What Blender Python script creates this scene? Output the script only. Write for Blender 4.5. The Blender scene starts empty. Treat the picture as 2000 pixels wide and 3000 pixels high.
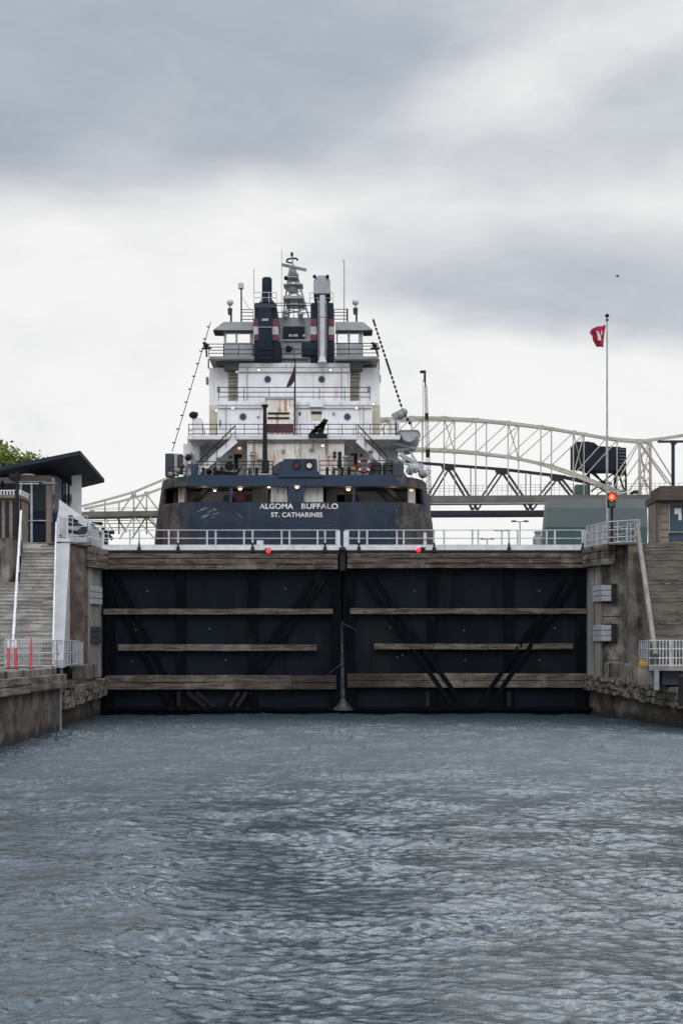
import bpy, math, random
import numpy as np
from mathutils import Vector, Matrix
random.seed(7)
C = bpy.context.scene.collection
R = math.radians
# ------------------------------------------------------------ camera, sky, sun, exposure
F, EYE, HOR = 3492.0, 4.58, 1900.0          # focal length in photo pixels, eye height (m), horizon row
sc = bpy.context.scene
cam = bpy.data.cameras.new("camera"); camo = bpy.data.objects.new("camera", cam); C.objects.link(camo)
camo.location = (0, 0, EYE); camo.rotation_euler = (R(90), 0, 0)
cam.sensor_fit = 'VERTICAL'; cam.sensor_height = 36.0; cam.sensor_width = 24.0
cam.lens = F / 3000 * 36.0; cam.shift_y = 400 / 3000.0
cam.clip_start = 0.5; cam.clip_end = 6000
sc.camera = camo
sc.view_settings.view_transform = 'Standard'; sc.view_settings.look = 'None'
sc.view_settings.exposure = 0.0; sc.view_settings.gamma = 1.0
SUN_EL, SUN_AZ = R(48), R(205)               # soft light from high behind the viewer
sun = bpy.data.lights.new("sun", 'SUN'); suno = bpy.data.objects.new("sun", sun); C.objects.link(suno)
sun.energy = 0.6; sun.angle = R(40); sun.color = (1.0, 0.97, 0.93)
suno.rotation_euler = (R(90) - SUN_EL, 0, math.pi - SUN_AZ)
try:
    sc.cycles.max_bounces = 6; sc.cycles.use_denoising = True
except Exception: pass

class NT:                                     # small helper for shader maths
    def __init__(s, tree): s.t = tree; s.n = tree.nodes; s.l = tree.links
    def new(s, kind, **kw):
        n = s.n.new(kind)
        for k, v in kw.items(): setattr(n, k, v)
        return n
    def put(s, sock, v):
        if isinstance(v, bpy.types.NodeSocket): s.l.new(v, sock)
        elif v is not None: sock.default_value = v
    def m(s, op, a, b=None, c=None, clamp=False):
        n = s.new('ShaderNodeMath', operation=op, use_clamp=clamp)
        s.put(n.inputs[0], a); s.put(n.inputs[1], b); s.put(n.inputs[2], c)
        return n.outputs[0]
    def sstep(s, x, a, b, y0=0.0, y1=1.0):
        n = s.new('ShaderNodeMapRange', interpolation_type='SMOOTHSTEP')
        s.put(n.inputs[0], x); n.inputs[1].default_value = a; n.inputs[2].default_value = b
        n.inputs[3].default_value = y0; n.inputs[4].default_value = y1
        return n.outputs[0]
    def noise(s, vec, scale, detail=4, rough=0.55, dist=0.0):
        n = s.new('ShaderNodeTexNoise'); s.put(n.inputs['Vector'], vec)
        n.inputs['Scale'].default_value = scale; n.inputs['Detail'].default_value = detail
        n.inputs['Roughness'].default_value = rough; n.inputs['Distortion'].default_value = dist
        return n
    def mapping(s, vec, scale=(1, 1, 1), loc=(0, 0, 0), rot=(0, 0, 0)):
        n = s.new('ShaderNodeMapping'); s.put(n.inputs['Vector'], vec)
        n.inputs['Scale'].default_value = scale; n.inputs['Location'].default_value = loc
        n.inputs['Rotation'].default_value = rot
        return n.outputs[0]
    def ramp(s, fac, stops):
        n = s.new('ShaderNodeValToRGB'); s.put(n.inputs[0], fac)
        e = n.color_ramp.elements
        while len(e) < len(stops): e.new(0.5)
        for k, (p, c) in enumerate(stops):
            e[k].position = p; e[k].color = (c[0], c[1], c[2], 1)
        return n.outputs[0]
    def mix(s, fac, a, b, mode='MIX'):
        n = s.new('ShaderNodeMix', data_type='RGBA', blend_type=mode)
        s.put(n.inputs[0], fac)
        for i, v in ((6, a), (7, b)):
            if isinstance(v, tuple): v = (*v[:3], 1)
            s.put(n.inputs[i], v)
        return n.outputs[2]

world = bpy.data.worlds.new("World"); sc.world = world; world.use_nodes = True
def build_sky():
    w = NT(world.node_tree); w.n.clear()
    tc = w.new('ShaderNodeTexCoord').outputs['Generated']
    sx = w.new('ShaderNodeSeparateXYZ'); w.l.new(tc, sx.inputs[0])
    x, y, z = sx.outputs
    ay = w.m('ADD', w.m('ABSOLUTE', y), 0.04)
    wn = w.noise(w.mapping(tc, (3.2, 3.2, 7.0), (3.3, 0.4, 1.7)), 1.6, 4, 0.5)
    wc = w.new('ShaderNodeSeparateColor'); w.l.new(wn.outputs['Color'], wc.inputs[0])
    u0 = w.m('DIVIDE', x, ay); v0 = w.m('DIVIDE', z, ay)
    u = w.m('ADD', u0, w.m('MULTIPLY_ADD', wc.outputs[0], 0.16, -0.08))
    v = w.m('ADD', v0, w.m('MULTIPLY_ADD', wc.outputs[1], 0.10, -0.05))
    # broad grey deck filling the upper part, ragged lower edge, thinner on one side
    d1 = w.m('MULTIPLY', w.sstep(v, 0.325, 0.415, 0.0, 0.86), w.sstep(u, -0.06, 0.18, 1.0, 0.62))
    # second, lower grey bank
    vb = w.m('ADD', v, w.m('MULTIPLY', u, 0.10))
    d2 = w.m('MULTIPLY', w.m('MULTIPLY', w.sstep(vb, 0.255, 0.300), w.sstep(vb, 0.315, 0.42, 1, 0.0)), w.sstep(u, -0.07, 0.09, 0, 0.66))
    d3 = w.m('MULTIPLY', w.m('MULTIPLY', w.sstep(v, 0.21, 0.26), w.sstep(v, 0.27, 0.31, 1, 0)), w.sstep(u, 0.22, 0.30, 0, 0.55))
    # a pale gap crossing the upper right
    vd = w.m('SUBTRACT', v, w.m('MULTIPLY', u, 0.38))
    g1 = w.m('MULTIPLY', w.m('MULTIPLY', w.sstep(vd, 0.355, 0.40), w.sstep(vd, 0.41, 0.46, 1, 0)), w.sstep(u, -0.06, 0.12, 0, 0.30))
    n2 = w.noise(w.mapping(tc, (2.2, 2.2, 5.0), (0.7, 9.1, 2.2)), 2.2, 8, 0.60, 0.4)
    n3 = w.noise(w.mapping(tc, (4.0, 4.0, 10.0), (4.7, 1.1, 5.2), (0, 0.35, 0)), 2.0, 8, 0.62, 0.6)
    d = w.m('ADD', w.m('MAXIMUM', d1, w.m('MAXIMUM', d2, d3)), w.m('MULTIPLY_ADD', n2.outputs[0], 0.70, -0.33))
    d = w.m('ADD', d, w.m('MULTIPLY_ADD', n3.outputs[0], 0.40, -0.20))
    d = w.m('SUBTRACT', d, g1)
    col = w.ramp(d, [(0.0, (0.96, 0.955, 0.94)), (0.20, (0.85, 0.85, 0.845)), (0.50, (0.66, 0.68, 0.715)), (0.80, (0.49, 0.53, 0.59)), (1.0, (0.40, 0.445, 0.51))])
    sky = w.new('ShaderNodeTexSky', sky_type='NISHITA')
    sky.sun_disc = False; sky.sun_elevation = SUN_EL; sky.sun_rotation = SUN_AZ
    skc = w.new('ShaderNodeVectorMath', operation='SCALE'); w.l.new(sky.outputs[0], skc.inputs[0]); skc.inputs['Scale'].default_value = 0.1
    col = w.mix(0.94, skc.outputs[0], col)
    # an overcast sky is brighter overhead than at its rim, and here brighter behind the viewer
    k = w.m('MULTIPLY', w.m('MULTIPLY', w.sstep(z, 0.485, 0.62, 1.0, 3.9), w.sstep(z, 0.74, 0.93, 1.0, 0.33)), w.sstep(y, -0.5, 0.25, 1.25, 1.0))
    n4 = w.noise(w.mapping(tc, (2.6, 2.6, 2.6), (2.7, 5.1, 0.2)), 3.4, 4, 0.6)     # thick and thin cloud overhead
    k = w.m('MULTIPLY', k, w.m('MULTIPLY_ADD', w.sstep(z, 0.49, 0.62), w.m('MULTIPLY_ADD', w.sstep(n4.outputs[0], 0.38, 0.62), 1.9, -0.90), 1.0))
    bg = w.new('ShaderNodeBackground'); w.l.new(col, bg.inputs[0]); w.l.new(k, bg.inputs[1])
    out = w.new('ShaderNodeOutputWorld'); w.l.new(bg.outputs[0], out.inputs[0])
build_sky()

# ------------------------------------------------------------ materials
MATS = {}
def mat(name, base, dark=None, scale=1.0, stretch=(1, 1, 1), rough=0.7, metal=0.0, stain=None, stain_amt=0.5, stain_scale=(1.2, 1.2, 0.12),
        bump=0.0, bump_scale=12.0, spec=0.5, thr=0.55, bump_stretch=(1, 1, 1), stain_width=0.16, dirt=None, dirt_amt=0.0, stain_gate=(0.38, 0.6), wet=None):
    """painted / mineral / wooden surface: two-tone mottling, long stains running down, patchy dirt, fine relief"""
    m = bpy.data.materials.new(name); m.use_nodes = True; MATS[name] = m
    w = NT(m.node_tree); w.n.clear()
    pos = w.new('ShaderNodeNewGeometry').outputs['Position']
    n = w.noise(w.mapping(pos, stretch), scale, 5, 0.6)
    dark = dark or tuple(c * 0.78 for c in base)
    col = w.mix(w.sstep(n.outputs[0], 0.35, 0.65), dark, base)
    if stain:
        sn = w.noise(w.mapping(pos, stain_scale, (5.1, 2.2, 0.7)), 1.0, 4, 0.6)
        gate = w.noise(w.mapping(pos, (0.35, 0.35, 0.35), (1, 7, 3)), 1.0, 2, 0.5)
        f = w.m('MULTIPLY', w.sstep(sn.outputs[0], thr, thr + stain_width), w.sstep(gate.outputs[0], *stain_gate))
        col = w.mix(w.m('MULTIPLY', f, stain_amt), col, stain)
    if dirt:
        dn = w.noise(w.mapping(pos, (1, 1, 1), (8, 3, 5)), 0.8, 6, 0.65)
        col = w.mix(w.m('MULTIPLY', w.sstep(dn.outputs[0], 0.48, 0.68), dirt_amt), col, dirt)
    if wet:                                    # a soaked patch or tide line: (kind, colour)
        sp = w.new('ShaderNodeSeparateXYZ'); w.l.new(pos, sp.inputs[0])
        wn = w.noise(w.mapping(pos, (1.2, 1.2, 0.6)), 1.0, 4, 0.6)
        z = w.m('ADD', sp.outputs[2], w.m('MULTIPLY_ADD', wn.outputs[0], 1.6, -0.8))
        if wet[0] == 'tide': f = w.sstep(z, 0.15, 0.75, 0.9, 0.0)
        else: f = w.m('MULTIPLY', w.sstep(w.m('ADD', w.m('ABSOLUTE', sp.outputs[0]), w.m('MULTIPLY_ADD', wn.outputs[0], 4.0, -2.0)), 2.0, 6.5, 0.85, 0.0), w.sstep(z, 3.4, 4.6, 1.0, 0.0))
        col = w.mix(f, col, wet[1])
    b = w.new('ShaderNodeBsdfPrincipled'); w.put(b.inputs['Base Color'], col)
    rn = w.noise(pos, scale * 3, 3)
    w.put(b.inputs['Roughness'], w.m('ADD', w.m('MULTIPLY_ADD', rn.outputs[0], 0.2, -0.1), rough, clamp=True))
    b.inputs['Metallic'].default_value = metal; b.inputs['Specular IOR Level'].default_value = spec
    if bump:
        bn = w.noise(w.mapping(pos, bump_stretch), bump_scale, 4, 0.6)
        bp = w.new('ShaderNodeBump'); bp.inputs['Strength'].default_value = bump; bp.inputs['Distance'].default_value = 0.05
        w.l.new(bn.outputs[0], bp.inputs['Height']); w.l.new(bp.outputs[0], b.inputs['Normal'])
    o = w.new('ShaderNodeOutputMaterial'); w.l.new(b.outputs[0], o.inputs[0])
    return m
def emit(name, colr, s):
    m = bpy.data.materials.new(name); m.use_nodes = True; w = NT(m.node_tree); w.n.clear()
    b = w.new('ShaderNodeBsdfPrincipled'); b.inputs['Base Color'].default_value = (*colr, 1)
    b.inputs['Emission Color'].default_value = (*colr, 1); b.inputs['Emission Strength'].default_value = s
    o = w.new('ShaderNodeOutputMaterial'); w.l.new(b.outputs[0], o.inputs[0]); return m
def glass(name, colr, rough=0.06):
    m = bpy.data.materials.new(name); m.use_nodes = True; w = NT(m.node_tree); w.n.clear()
    pos = w.new('ShaderNodeNewGeometry').outputs['Position']
    n = w.noise(pos, 0.7, 3)
    b = w.new('ShaderNodeBsdfPrincipled'); w.put(b.inputs['Base Color'], w.mix(n.outputs[0], tuple(c * .6 for c in colr), colr))
    b.inputs['Roughness'].default_value = rough; b.inputs['Specular IOR Level'].default_value = 0.12
    o = w.new('ShaderNodeOutputMaterial'); w.l.new(b.outputs[0], o.inputs[0]); return m

rust = (0.20, 0.075, 0.025)
M = dict(
 navy=mat('navy_hull_paint', (0.026, 0.040, 0.066), (0.019, 0.028, 0.046), 0.5, rough=0.6, spec=0.15, stain=(0.048, 0.044, 0.045), stain_amt=0.7, stain_scale=(0.9, 0.9, 0.10), thr=0.5, dirt=(0.045, 0.052, 0.063), dirt_amt=0.5, bump=0.15, bump_scale=0.9),
 hullside=mat('scuffed_hull_side', (0.046, 0.046, 0.051), (0.025, 0.028, 0.036), 0.9, (1, 1, 0.5), rough=0.75, stain=(0.11, 0.075, 0.055), stain_amt=0.8, stain_scale=(1.2, 1.2, 0.14), thr=0.47, dirt=(0.13, 0.115, 0.10), dirt_amt=0.6, bump=0.3, bump_scale=1.5, spec=0.2),
 navytop=mat('navy_bulwark_paint', (0.028, 0.046, 0.080), (0.024, 0.037, 0.062), 0.5, rough=0.55, spec=0.2, stain=(0.06, 0.06, 0.06), stain_amt=0.5),
 white=mat('ship_white_paint', (0.70, 0.70, 0.71), (0.60, 0.60, 0.605), 0.5, rough=0.5, stain=(0.33, 0.24, 0.15), stain_amt=0.75, stain_scale=(2.2, 2.2, 0.18), thr=0.54, stain_gate=(0.33, 0.55), dirt=(0.48, 0.47, 0.45), dirt_amt=0.35),
 rusty=mat('rust_streaked_white_paint', (0.68, 0.66, 0.62), (0.56, 0.53, 0.48), 0.6, rough=0.6, stain=(0.38, 0.165, 0.045), stain_amt=1.0, stain_scale=(3.6, 3.6, 0.50), thr=0.51, stain_width=0.13, stain_gate=(0.26, 0.44), dirt=(0.52, 0.42, 0.30), dirt_amt=0.6),
 beige=mat('beige_recess_paint', (0.50, 0.46, 0.37), (0.40, 0.36, 0.29), 0.8, rough=0.7),
 shipgrey=mat('grey_deck_paint', (0.24, 0.235, 0.23), (0.17, 0.165, 0.16), 0.8, rough=0.7),
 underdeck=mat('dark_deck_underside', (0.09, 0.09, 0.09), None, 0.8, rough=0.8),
 funnel=mat('navy_funnel_paint', (0.018, 0.030, 0.046), (0.012, 0.019, 0.030), 0.6, rough=0.6, spec=0.1),
 bandwhite=mat('funnel_white_paint', (0.46, 0.46, 0.46), None, 1.0, rough=0.6),
 locker=mat('grimy_locker_paint', (0.50, 0.49, 0.47), (0.36, 0.35, 0.33), 1.0, rough=0.6, stain=(0.20, 0.13, 0.08), stain_amt=0.8, stain_scale=(4, 4, 0.6), thr=0.5),
 red=mat('funnel_red_paint', (0.125, 0.012, 0.038), None, 1.0, rough=0.5),
 maroon=mat('maroon_canvas', (0.075, 0.028, 0.038), None, 1.0, rough=0.9),
 black=mat('black_steel', (0.014, 0.014, 0.016), (0.024, 0.021, 0.019), 1.5, rough=0.7, spec=0.15),
 darkrail=mat('dark_rail_paint', (0.020, 0.020, 0.022), None, 1.5, rough=0.7, spec=0.15),
 galv=mat('galvanised_steel', (0.50, 0.51, 0.53), (0.38, 0.39, 0.41), 2.0, rough=0.45, metal=0.25, stain=(0.28, 0.22, 0.16), stain_amt=0.4, stain_scale=(3, 3, 0.8)),
 whitesteel=mat('white_painted_steel', (0.62, 0.63, 0.64), (0.50, 0.51, 0.52), 1.2, rough=0.5, stain=(0.34, 0.29, 0.23), stain_amt=0.6, stain_scale=(2.5, 2.5, 0.3)),
 gate=mat('black_gate_steel', (0.0074, 0.0106, 0.0165), (0.0042, 0.0056, 0.0082), 0.30, (1, 1, 0.4), rough=0.8, stain=(0.012, 0.012, 0.012), stain_amt=0.9, stain_scale=(1.1, 1.1, 0.09), thr=0.5, spec=0.08, bump=0.15, bump_scale=2),
 gatedark=mat('black_gate_frame', (0.0036, 0.0048, 0.0068), (0.0026, 0.0034, 0.0046), 0.8, rough=0.85, spec=0.04, stain=(0.016, 0.015, 0.014), stain_amt=0.7, stain_scale=(1, 1, 0.5)),
 timberwet=mat('wet_dark_timber', (0.040, 0.029, 0.024), (0.018, 0.014, 0.012), 1.0, (0.55, 3.0, 7.0), rough=0.7, spec=0.25, bump=0.5, bump_scale=6, bump_stretch=(0.25, 2, 5)),
 timber=mat('weathered_timber', (0.122, 0.102, 0.084), (0.048, 0.037, 0.030), 1.0, (0.55, 3.0, 7.0), rough=0.9, stain=(0.030, 0.022, 0.018), stain_amt=0.85, stain_scale=(0.35, 2, 6.5), thr=0.50, spec=0.2, bump=0.6, bump_scale=6, bump_stretch=(0.25, 2, 5), dirt=(0.20, 0.175, 0.15), dirt_amt=0.6, wet=('patch', (0.026, 0.019, 0.016))),
 timberwall=mat('old_wall_timber', (0.155, 0.135, 0.115), (0.050, 0.038, 0.032), 1.0, (2.4, 0.5, 5.0), rough=0.9, stain=(0.12, 0.045, 0.035), stain_amt=0.6, stain_scale=(2, 0.3, 4), thr=0.52, spec=0.2, bump=0.8, bump_scale=5, bump_stretch=(2, 0.3, 4), dirt=(0.24, 0.21, 0.18), dirt_amt=0.6),
 rubble=mat('crumbling_fender_timber', (0.20, 0.175, 0.145), (0.035, 0.028, 0.022), 1.7, (1, 1, 1), rough=0.95, stain=(0.07, 0.075, 0.035), stain_amt=0.6, stain_scale=(0.8, 0.8, 0.8), thr=0.5, spec=0.15, bump=1.0, bump_scale=7),
 concrete=mat('stained_concrete', (0.175, 0.158, 0.136), (0.095, 0.083, 0.070), 0.9, rough=0.9, stain=(0.038, 0.031, 0.025), stain_amt=0.95, stain_scale=(2.0, 2.0, 0.14), thr=0.47, stain_width=0.08, spec=0.2, bump=0.5, bump_scale=5, dirt=(0.30, 0.27, 0.235), dirt_amt=0.65),
 concretered=mat('rust_stained_concrete', (0.12, 0.100, 0.082), (0.060, 0.048, 0.039), 1.0, rough=0.9, stain=(0.12, 0.056, 0.024), stain_amt=0.8, stain_scale=(2.6, 2.6, 0.18), thr=0.49, stain_width=0.09, spec=0.2, bump=0.4, bump_scale=5, dirt=(0.26, 0.23, 0.19), dirt_amt=0.5),
 concretewet=mat('dark_waterline_concrete', (0.085, 0.072, 0.058), (0.030, 0.024, 0.020), 0.9, (1, 1, 0.6), rough=0.85, stain=(0.075, 0.038, 0.020), stain_amt=0.8, stain_scale=(0.7, 0.7, 0.5), thr=0.50, spec=0.3, bump=0.5, bump_scale=4, dirt=(0.175, 0.16, 0.14), dirt_amt=0.7, wet=('tide', (0.014, 0.012, 0.010))),
 paleconc=mat('pale_concrete', (0.245, 0.232, 0.212), (0.17, 0.16, 0.145), 1.2, (1, 1, 0.25), rough=0.9, stain=(0.10, 0.09, 0.078), stain_amt=0.7, stain_scale=(2.4, 2.4, 0.07), thr=0.5, spec=0.2, bump=0.25, bump_scale=6),
 step=mat('worn_stair_concrete', (0.42, 0.405, 0.38), (0.26, 0.25, 0.23), 0.7, (1, 0.3, 2.2), rough=0.9, stain=(0.10, 0.09, 0.08), stain_amt=0.75, stain_scale=(0.6, 0.6, 1.8), thr=0.47, spec=0.2, bump=0.3, dirt=(0.16, 0.15, 0.14), dirt_amt=0.5),
 stepdark=mat('brown_stair_stone', (0.145, 0.128, 0.110), (0.095, 0.083, 0.072), 0.7, (1, 0.3, 2.2), rough=0.9, stain=(0.06, 0.05, 0.045), stain_amt=0.6, stain_scale=(0.5, 0.5, 1.3), thr=0.5, spec=0.2, bump=0.3),
 stone=mat('brown_sandstone', (0.20, 0.165, 0.135), (0.135, 0.11, 0.09), 1.4, rough=0.9, spec=0.2, bump=0.3, stain=(0.08, 0.065, 0.05), stain_amt=0.5),
 stonedark=mat('dark_sandstone_cornice', (0.085, 0.070, 0.060), None, 1.2, rough=0.9, spec=0.2),
 roof=mat('dark_roof_metal', (0.020, 0.029, 0.042), (0.015, 0.021, 0.030), 0.6, rough=0.65, spec=0.2),
 fascia=mat('brown_metal_panel', (0.20, 0.165, 0.14), None, 1.0, rough=0.6),
 bluepanel=mat('dark_blue_panel', (0.022, 0.035, 0.065), None, 1.0, rough=0.5),
 bridge=mat('pale_bridge_paint', (0.42, 0.39, 0.33), (0.33, 0.305, 0.26), 0.15, rough=0.7, stain=(0.16, 0.13, 0.10), stain_amt=0.5, stain_scale=(0.2, 0.2, 0.05)),
 bridgedeck=mat('bridge_deck_girder', (0.13, 0.12, 0.11), (0.09, 0.085, 0.08), 0.2, rough=0.8),
 railbridge=mat('dark_railway_bridge_paint', (0.028, 0.031, 0.040), (0.020, 0.022, 0.028), 0.2, rough=0.75, spec=0.2),
 bascule=mat('black_counterweight', (0.012, 0.014, 0.024), (0.018, 0.021, 0.032), 0.15, rough=0.8, spec=0.15),
 green=mat('green_shed_cladding', (0.085, 0.112, 0.112), (0.074, 0.098, 0.098), 0.15, rough=0.6),
 greenlight=mat('pale_green_shed_cladding', (0.128, 0.150, 0.150), (0.112, 0.132, 0.132), 0.15, rough=0.6),
 greendark=mat('dark_green_shed_cladding', (0.030, 0.068, 0.062), (0.024, 0.055, 0.05), 0.15, rough=0.6),
 steelblue=mat('blue_grey_steel', (0.20, 0.24, 0.28), (0.12, 0.15, 0.18), 1.5, rough=0.6, stain=(0.13, 0.09, 0.06), stain_amt=0.5),
 steeldark=mat('dark_blue_grey_steel', (0.035, 0.042, 0.052), None, 1.5, rough=0.7),
 parapet=mat('pale_parapet_paint', (0.36, 0.365, 0.37), (0.30, 0.305, 0.31), 0.8, rough=0.7, stain=(0.36, 0.34, 0.31), stain_amt=0.5, stain_scale=(2, 2, 0.2)),
 orange=mat('red_orange_plastic', (0.56, 0.07, 0.085), (0.45, 0.055, 0.07), 2, rough=0.5),
 yellow=mat('yellow_paint', (0.45, 0.24, 0.02), None, 2, rough=0.6),
 flag=mat('red_flag_cloth', (0.36, 0.010, 0.042), (0.26, 0.008, 0.032), 1.5, rough=0.85),
 flagwhite=mat('white_flag_cloth', (0.70, 0.62, 0.64), None, 1.5, rough=0.85),
 grey=mat('grey_dome_paint', (0.50, 0.51, 0.53), (0.42, 0.43, 0.45), 1.0, rough=0.4),
 midgrey=mat('mid_grey_paint', (0.33, 0.335, 0.35), (0.26, 0.265, 0.28), 1.0, rough=0.5),
 leaf=mat('spring_leaves', (0.17, 0.215, 0.022), (0.060, 0.085, 0.012), 0.9, rough=0.7),
 bark=mat('bark', (0.06, 0.05, 0.04), None, 3, rough=0.9),
 grass=mat('grass_bank', (0.06, 0.10, 0.025), (0.04, 0.07, 0.02), 0.2, rough=0.9),
 shirt=mat('blue_shirt_cloth', (0.03, 0.06, 0.16), None, 2, rough=0.9),
 skin=mat('skin', (0.40, 0.22, 0.16), None, 3, rough=0.6),
 hair=mat('dark_hair', (0.03, 0.02, 0.018), None, 3, rough=0.7),
 fender_grey=mat('dull_grey_casting', (0.11, 0.11, 0.11), None, 2, rough=0.8, spec=0.2), strut=mat('wet_sheen_strut', (0.012, 0.012, 0.013), None, 2, rough=0.7, spec=0.12),
 foam=mat('white_water_foam', (0.55, 0.57, 0.60), (0.40, 0.42, 0.45), 3, rough=0.5),
 winglass=glass('dark_window_glass', (0.020, 0.030, 0.040)),
 blueglass=glass('blue_grey_window_glass', (0.055, 0.085, 0.115)),
 lampwarm=emit('warm_deck_lamp', (1.0, 0.60, 0.34), 1.3),
 lampwhite=emit('white_deck_lamp', (1.0, 0.93, 0.82), 1.6),
 lampred=emit('red_lamp', (1.0, 0.02, 0.05), 1.1),
 signalred=emit('red_signal_lens', (1.0, 0.03, 0.025), 1.0), signalcore=emit('orange_signal_core', (1.0, 0.22, 0.05), 1.6),
 signalgreen=mat('unlit_green_lens', (0.015, 0.13, 0.075), None, 1, rough=0.3),
 lettering=mat('white_lettering_paint', (0.72, 0.72, 0.72), (0.6, 0.6, 0.6), 2, rough=0.6, stain=(0.42, 0.17, 0.06), stain_amt=0.85, stain_scale=(0.7, 0.7, 0.25), thr=0.55),
 scrape=mat('bare_scrape', (0.40, 0.40, 0.38), (0.20, 0.20, 0.20), 2, rough=0.7),
)

# ------------------------------------------------------------ building helpers
def P(px, py, Y): return Vector(((px - 1000) * Y / F, Y, EYE + (HOR - py) * Y / F))
def PX(px, Y): return (px - 1000) * Y / F
def PZ(py, Y): return EYE + (HOR - py) * Y / F
def origin(o):
    v = Vector((0, 0, 0))
    while o: v += o.location; o = o.parent
    return v
class MB:
    """collects solids and links them as one mesh object"""
    def __init__(s): s.v = []; s.f = []; s.sm = []
    def add(s, vs, fs, smooth=False):
        b = len(s.v); s.v += [tuple(v) for v in vs]
        for f in fs: s.f.append([b + i for i in f]); s.sm.append(smooth)
        return s
    def hexa(s, a):       # 8 corners: bottom 4 ccw, top 4 ccw
        return s.add(a, [(3, 2, 1, 0), (4, 5, 6, 7), (0, 1, 5, 4), (1, 2, 6, 5), (2, 3, 7, 6), (3, 0, 4, 7)])
    def box(s, x0, x1, y0, y1, z0, z1):
        if x0 > x1: x0, x1 = x1, x0
        if y0 > y1: y0, y1 = y1, y0
        if z0 > z1: z0, z1 = z1, z0
        return s.hexa([(x0, y0, z0), (x1, y0, z0), (x1, y1, z0), (x0, y1, z0), (x0, y0, z1), (x1, y0, z1), (x1, y1, z1), (x0, y1, z1)])
    def pbox(s, px0, px1, py0, py1, Y, d):    # box whose face towards the viewer was measured in the photo
        return s.box(PX(px0, Y), PX(px1, Y), Y, Y + d, PZ(py0, Y), PZ(py1, Y))
    def prism(s, pts, d):                      # pts: 3-D outline, d: extrusion vector
        n = len(pts); d = Vector(d); q = [Vector(p) for p in pts]
        return s.add(q + [p + d for p in q], [tuple(range(n)), tuple(range(2 * n - 1, n - 1, -1))] + [(i, n + i, n + (i + 1) % n, (i + 1) % n) for i in range(n)])
    def bar(s, a, b, w, h=None):               # rectangular bar
        a, b = Vector(a), Vector(b); h = h or w; d = (b - a)
        if d.length < 1e-6: return s
        d.normalize(); up = Vector((0, 1, 0)) if abs(d.y) < 0.9 else Vector((0, 0, 1))
        sx = d.cross(up).normalized(); sy = sx.cross(d).normalized()
        sx *= w / 2; sy *= h / 2
        return s.hexa([a - sx - sy, a + sx - sy, a + sx + sy, a - sx + sy, b - sx - sy, b + sx - sy, b + sx + sy, b - sx + sy])
    def cyl(s, a, b, r, r2=None, n=10, cap=True):
        a, b = Vector(a), Vector(b); r2 = r if r2 is None else r2; d = (b - a).normalized()
        up = Vector((0, 0, 1)) if abs(d.z) < 0.9 else Vector((1, 0, 0))
        sx = d.cross(up).normalized(); sy = d.cross(sx)
        ring = [(math.cos(2 * math.pi * k / n), math.sin(2 * math.pi * k / n)) for k in range(n)]
        vs = [a + sx * (c * r) + sy * (t * r) for c, t in ring] + [b + sx * (c * r2) + sy * (t * r2) for c, t in ring]
        s.add(vs, [(i, (i + 1) % n, n + (i + 1) % n, n + i) for i in range(n)], True)
        if cap: s.add(vs, [tuple(range(n - 1, -1, -1)), tuple(range(n, 2 * n))])
        return s
    def tube(s, pts, r, n=8):
        for a, b in zip(pts, pts[1:]): s.cyl(a, b, r, n=n)
        return s
    def ball(s, c, r, sz=None, n=14, m=9):
        c = Vector(c); sz = sz or (1, 1, 1); vs = []
        for j in range(m + 1):
            t = math.pi * j / m
            for k in range(n):
                p = 2 * math.pi * k / n
                vs.append(c + Vector((r * sz[0] * math.sin(t) * math.cos(p), r * sz[1] * math.sin(t) * math.sin(p), r * sz[2] * math.cos(t))))
        return s.add(vs, [(j * n + k, (j + 1) * n + k, (j + 1) * n + (k + 1) % n, j * n + (k + 1) % n) for j in range(m) for k in range(n)], True)
    def rail(s, pts, heights, r=0.025, post=1.5, pr=None):   # railing along base points
        pts = [Vector(p) for p in pts]
        for h in heights:
            q = [p + Vector((0, 0, h)) for p in pts]
            for a, b in zip(q, q[1:]): s.cyl(a, b, r, n=6)
        for a, b in zip(pts, pts[1:]):
            n = max(1, round((b - a).length / post))
            for i in range(n + 1):
                p = a.lerp(b, i / n); s.cyl(p, p + Vector((0, 0, max(heights))), pr or r, n=6)
        return s
    def build(s, name, m, parent=None, bevel=0.0):
        o0 = origin(parent) if parent else Vector((0, 0, 0))
        me = bpy.data.meshes.new(name); me.from_pydata([(v[0] - o0.x, v[1] - o0.y, v[2] - o0.z) for v in s.v], [], s.f)
        me.polygons.foreach_set('use_smooth', s.sm); me.materials.append(m)
        o = bpy.data.objects.new(name, me); C.objects.link(o)
        if parent: o.parent = parent
        if bevel:
            bv = o.modifiers.new('bevel', 'BEVEL'); bv.width = bevel; bv.segments = 2; bv.limit_method = 'ANGLE'
        return o
def tag(o, label=None, cat=None, group=None, kind=None):
    if label: o['label'] = label
    if cat: o['category'] = cat
    if group: o['group'] = group
    if kind: o['kind'] = kind
    return o
def thing(name, label, cat, loc, group=None):
    o = bpy.data.objects.new(name, None); C.objects.link(o); o.location = loc; o.empty_display_size = 0.3
    return tag(o, label, cat, group)
def dup(root, loc, label=None):
    r = root.copy(); C.objects.link(r); r.location = loc
    if label: r['label'] = label
    for ch in list(root.children):
        c = ch.copy(); C.objects.link(c); c.parent = r
        for g in ch.children:
            d = g.copy(); C.objects.link(d); d.parent = c
    return r

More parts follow.
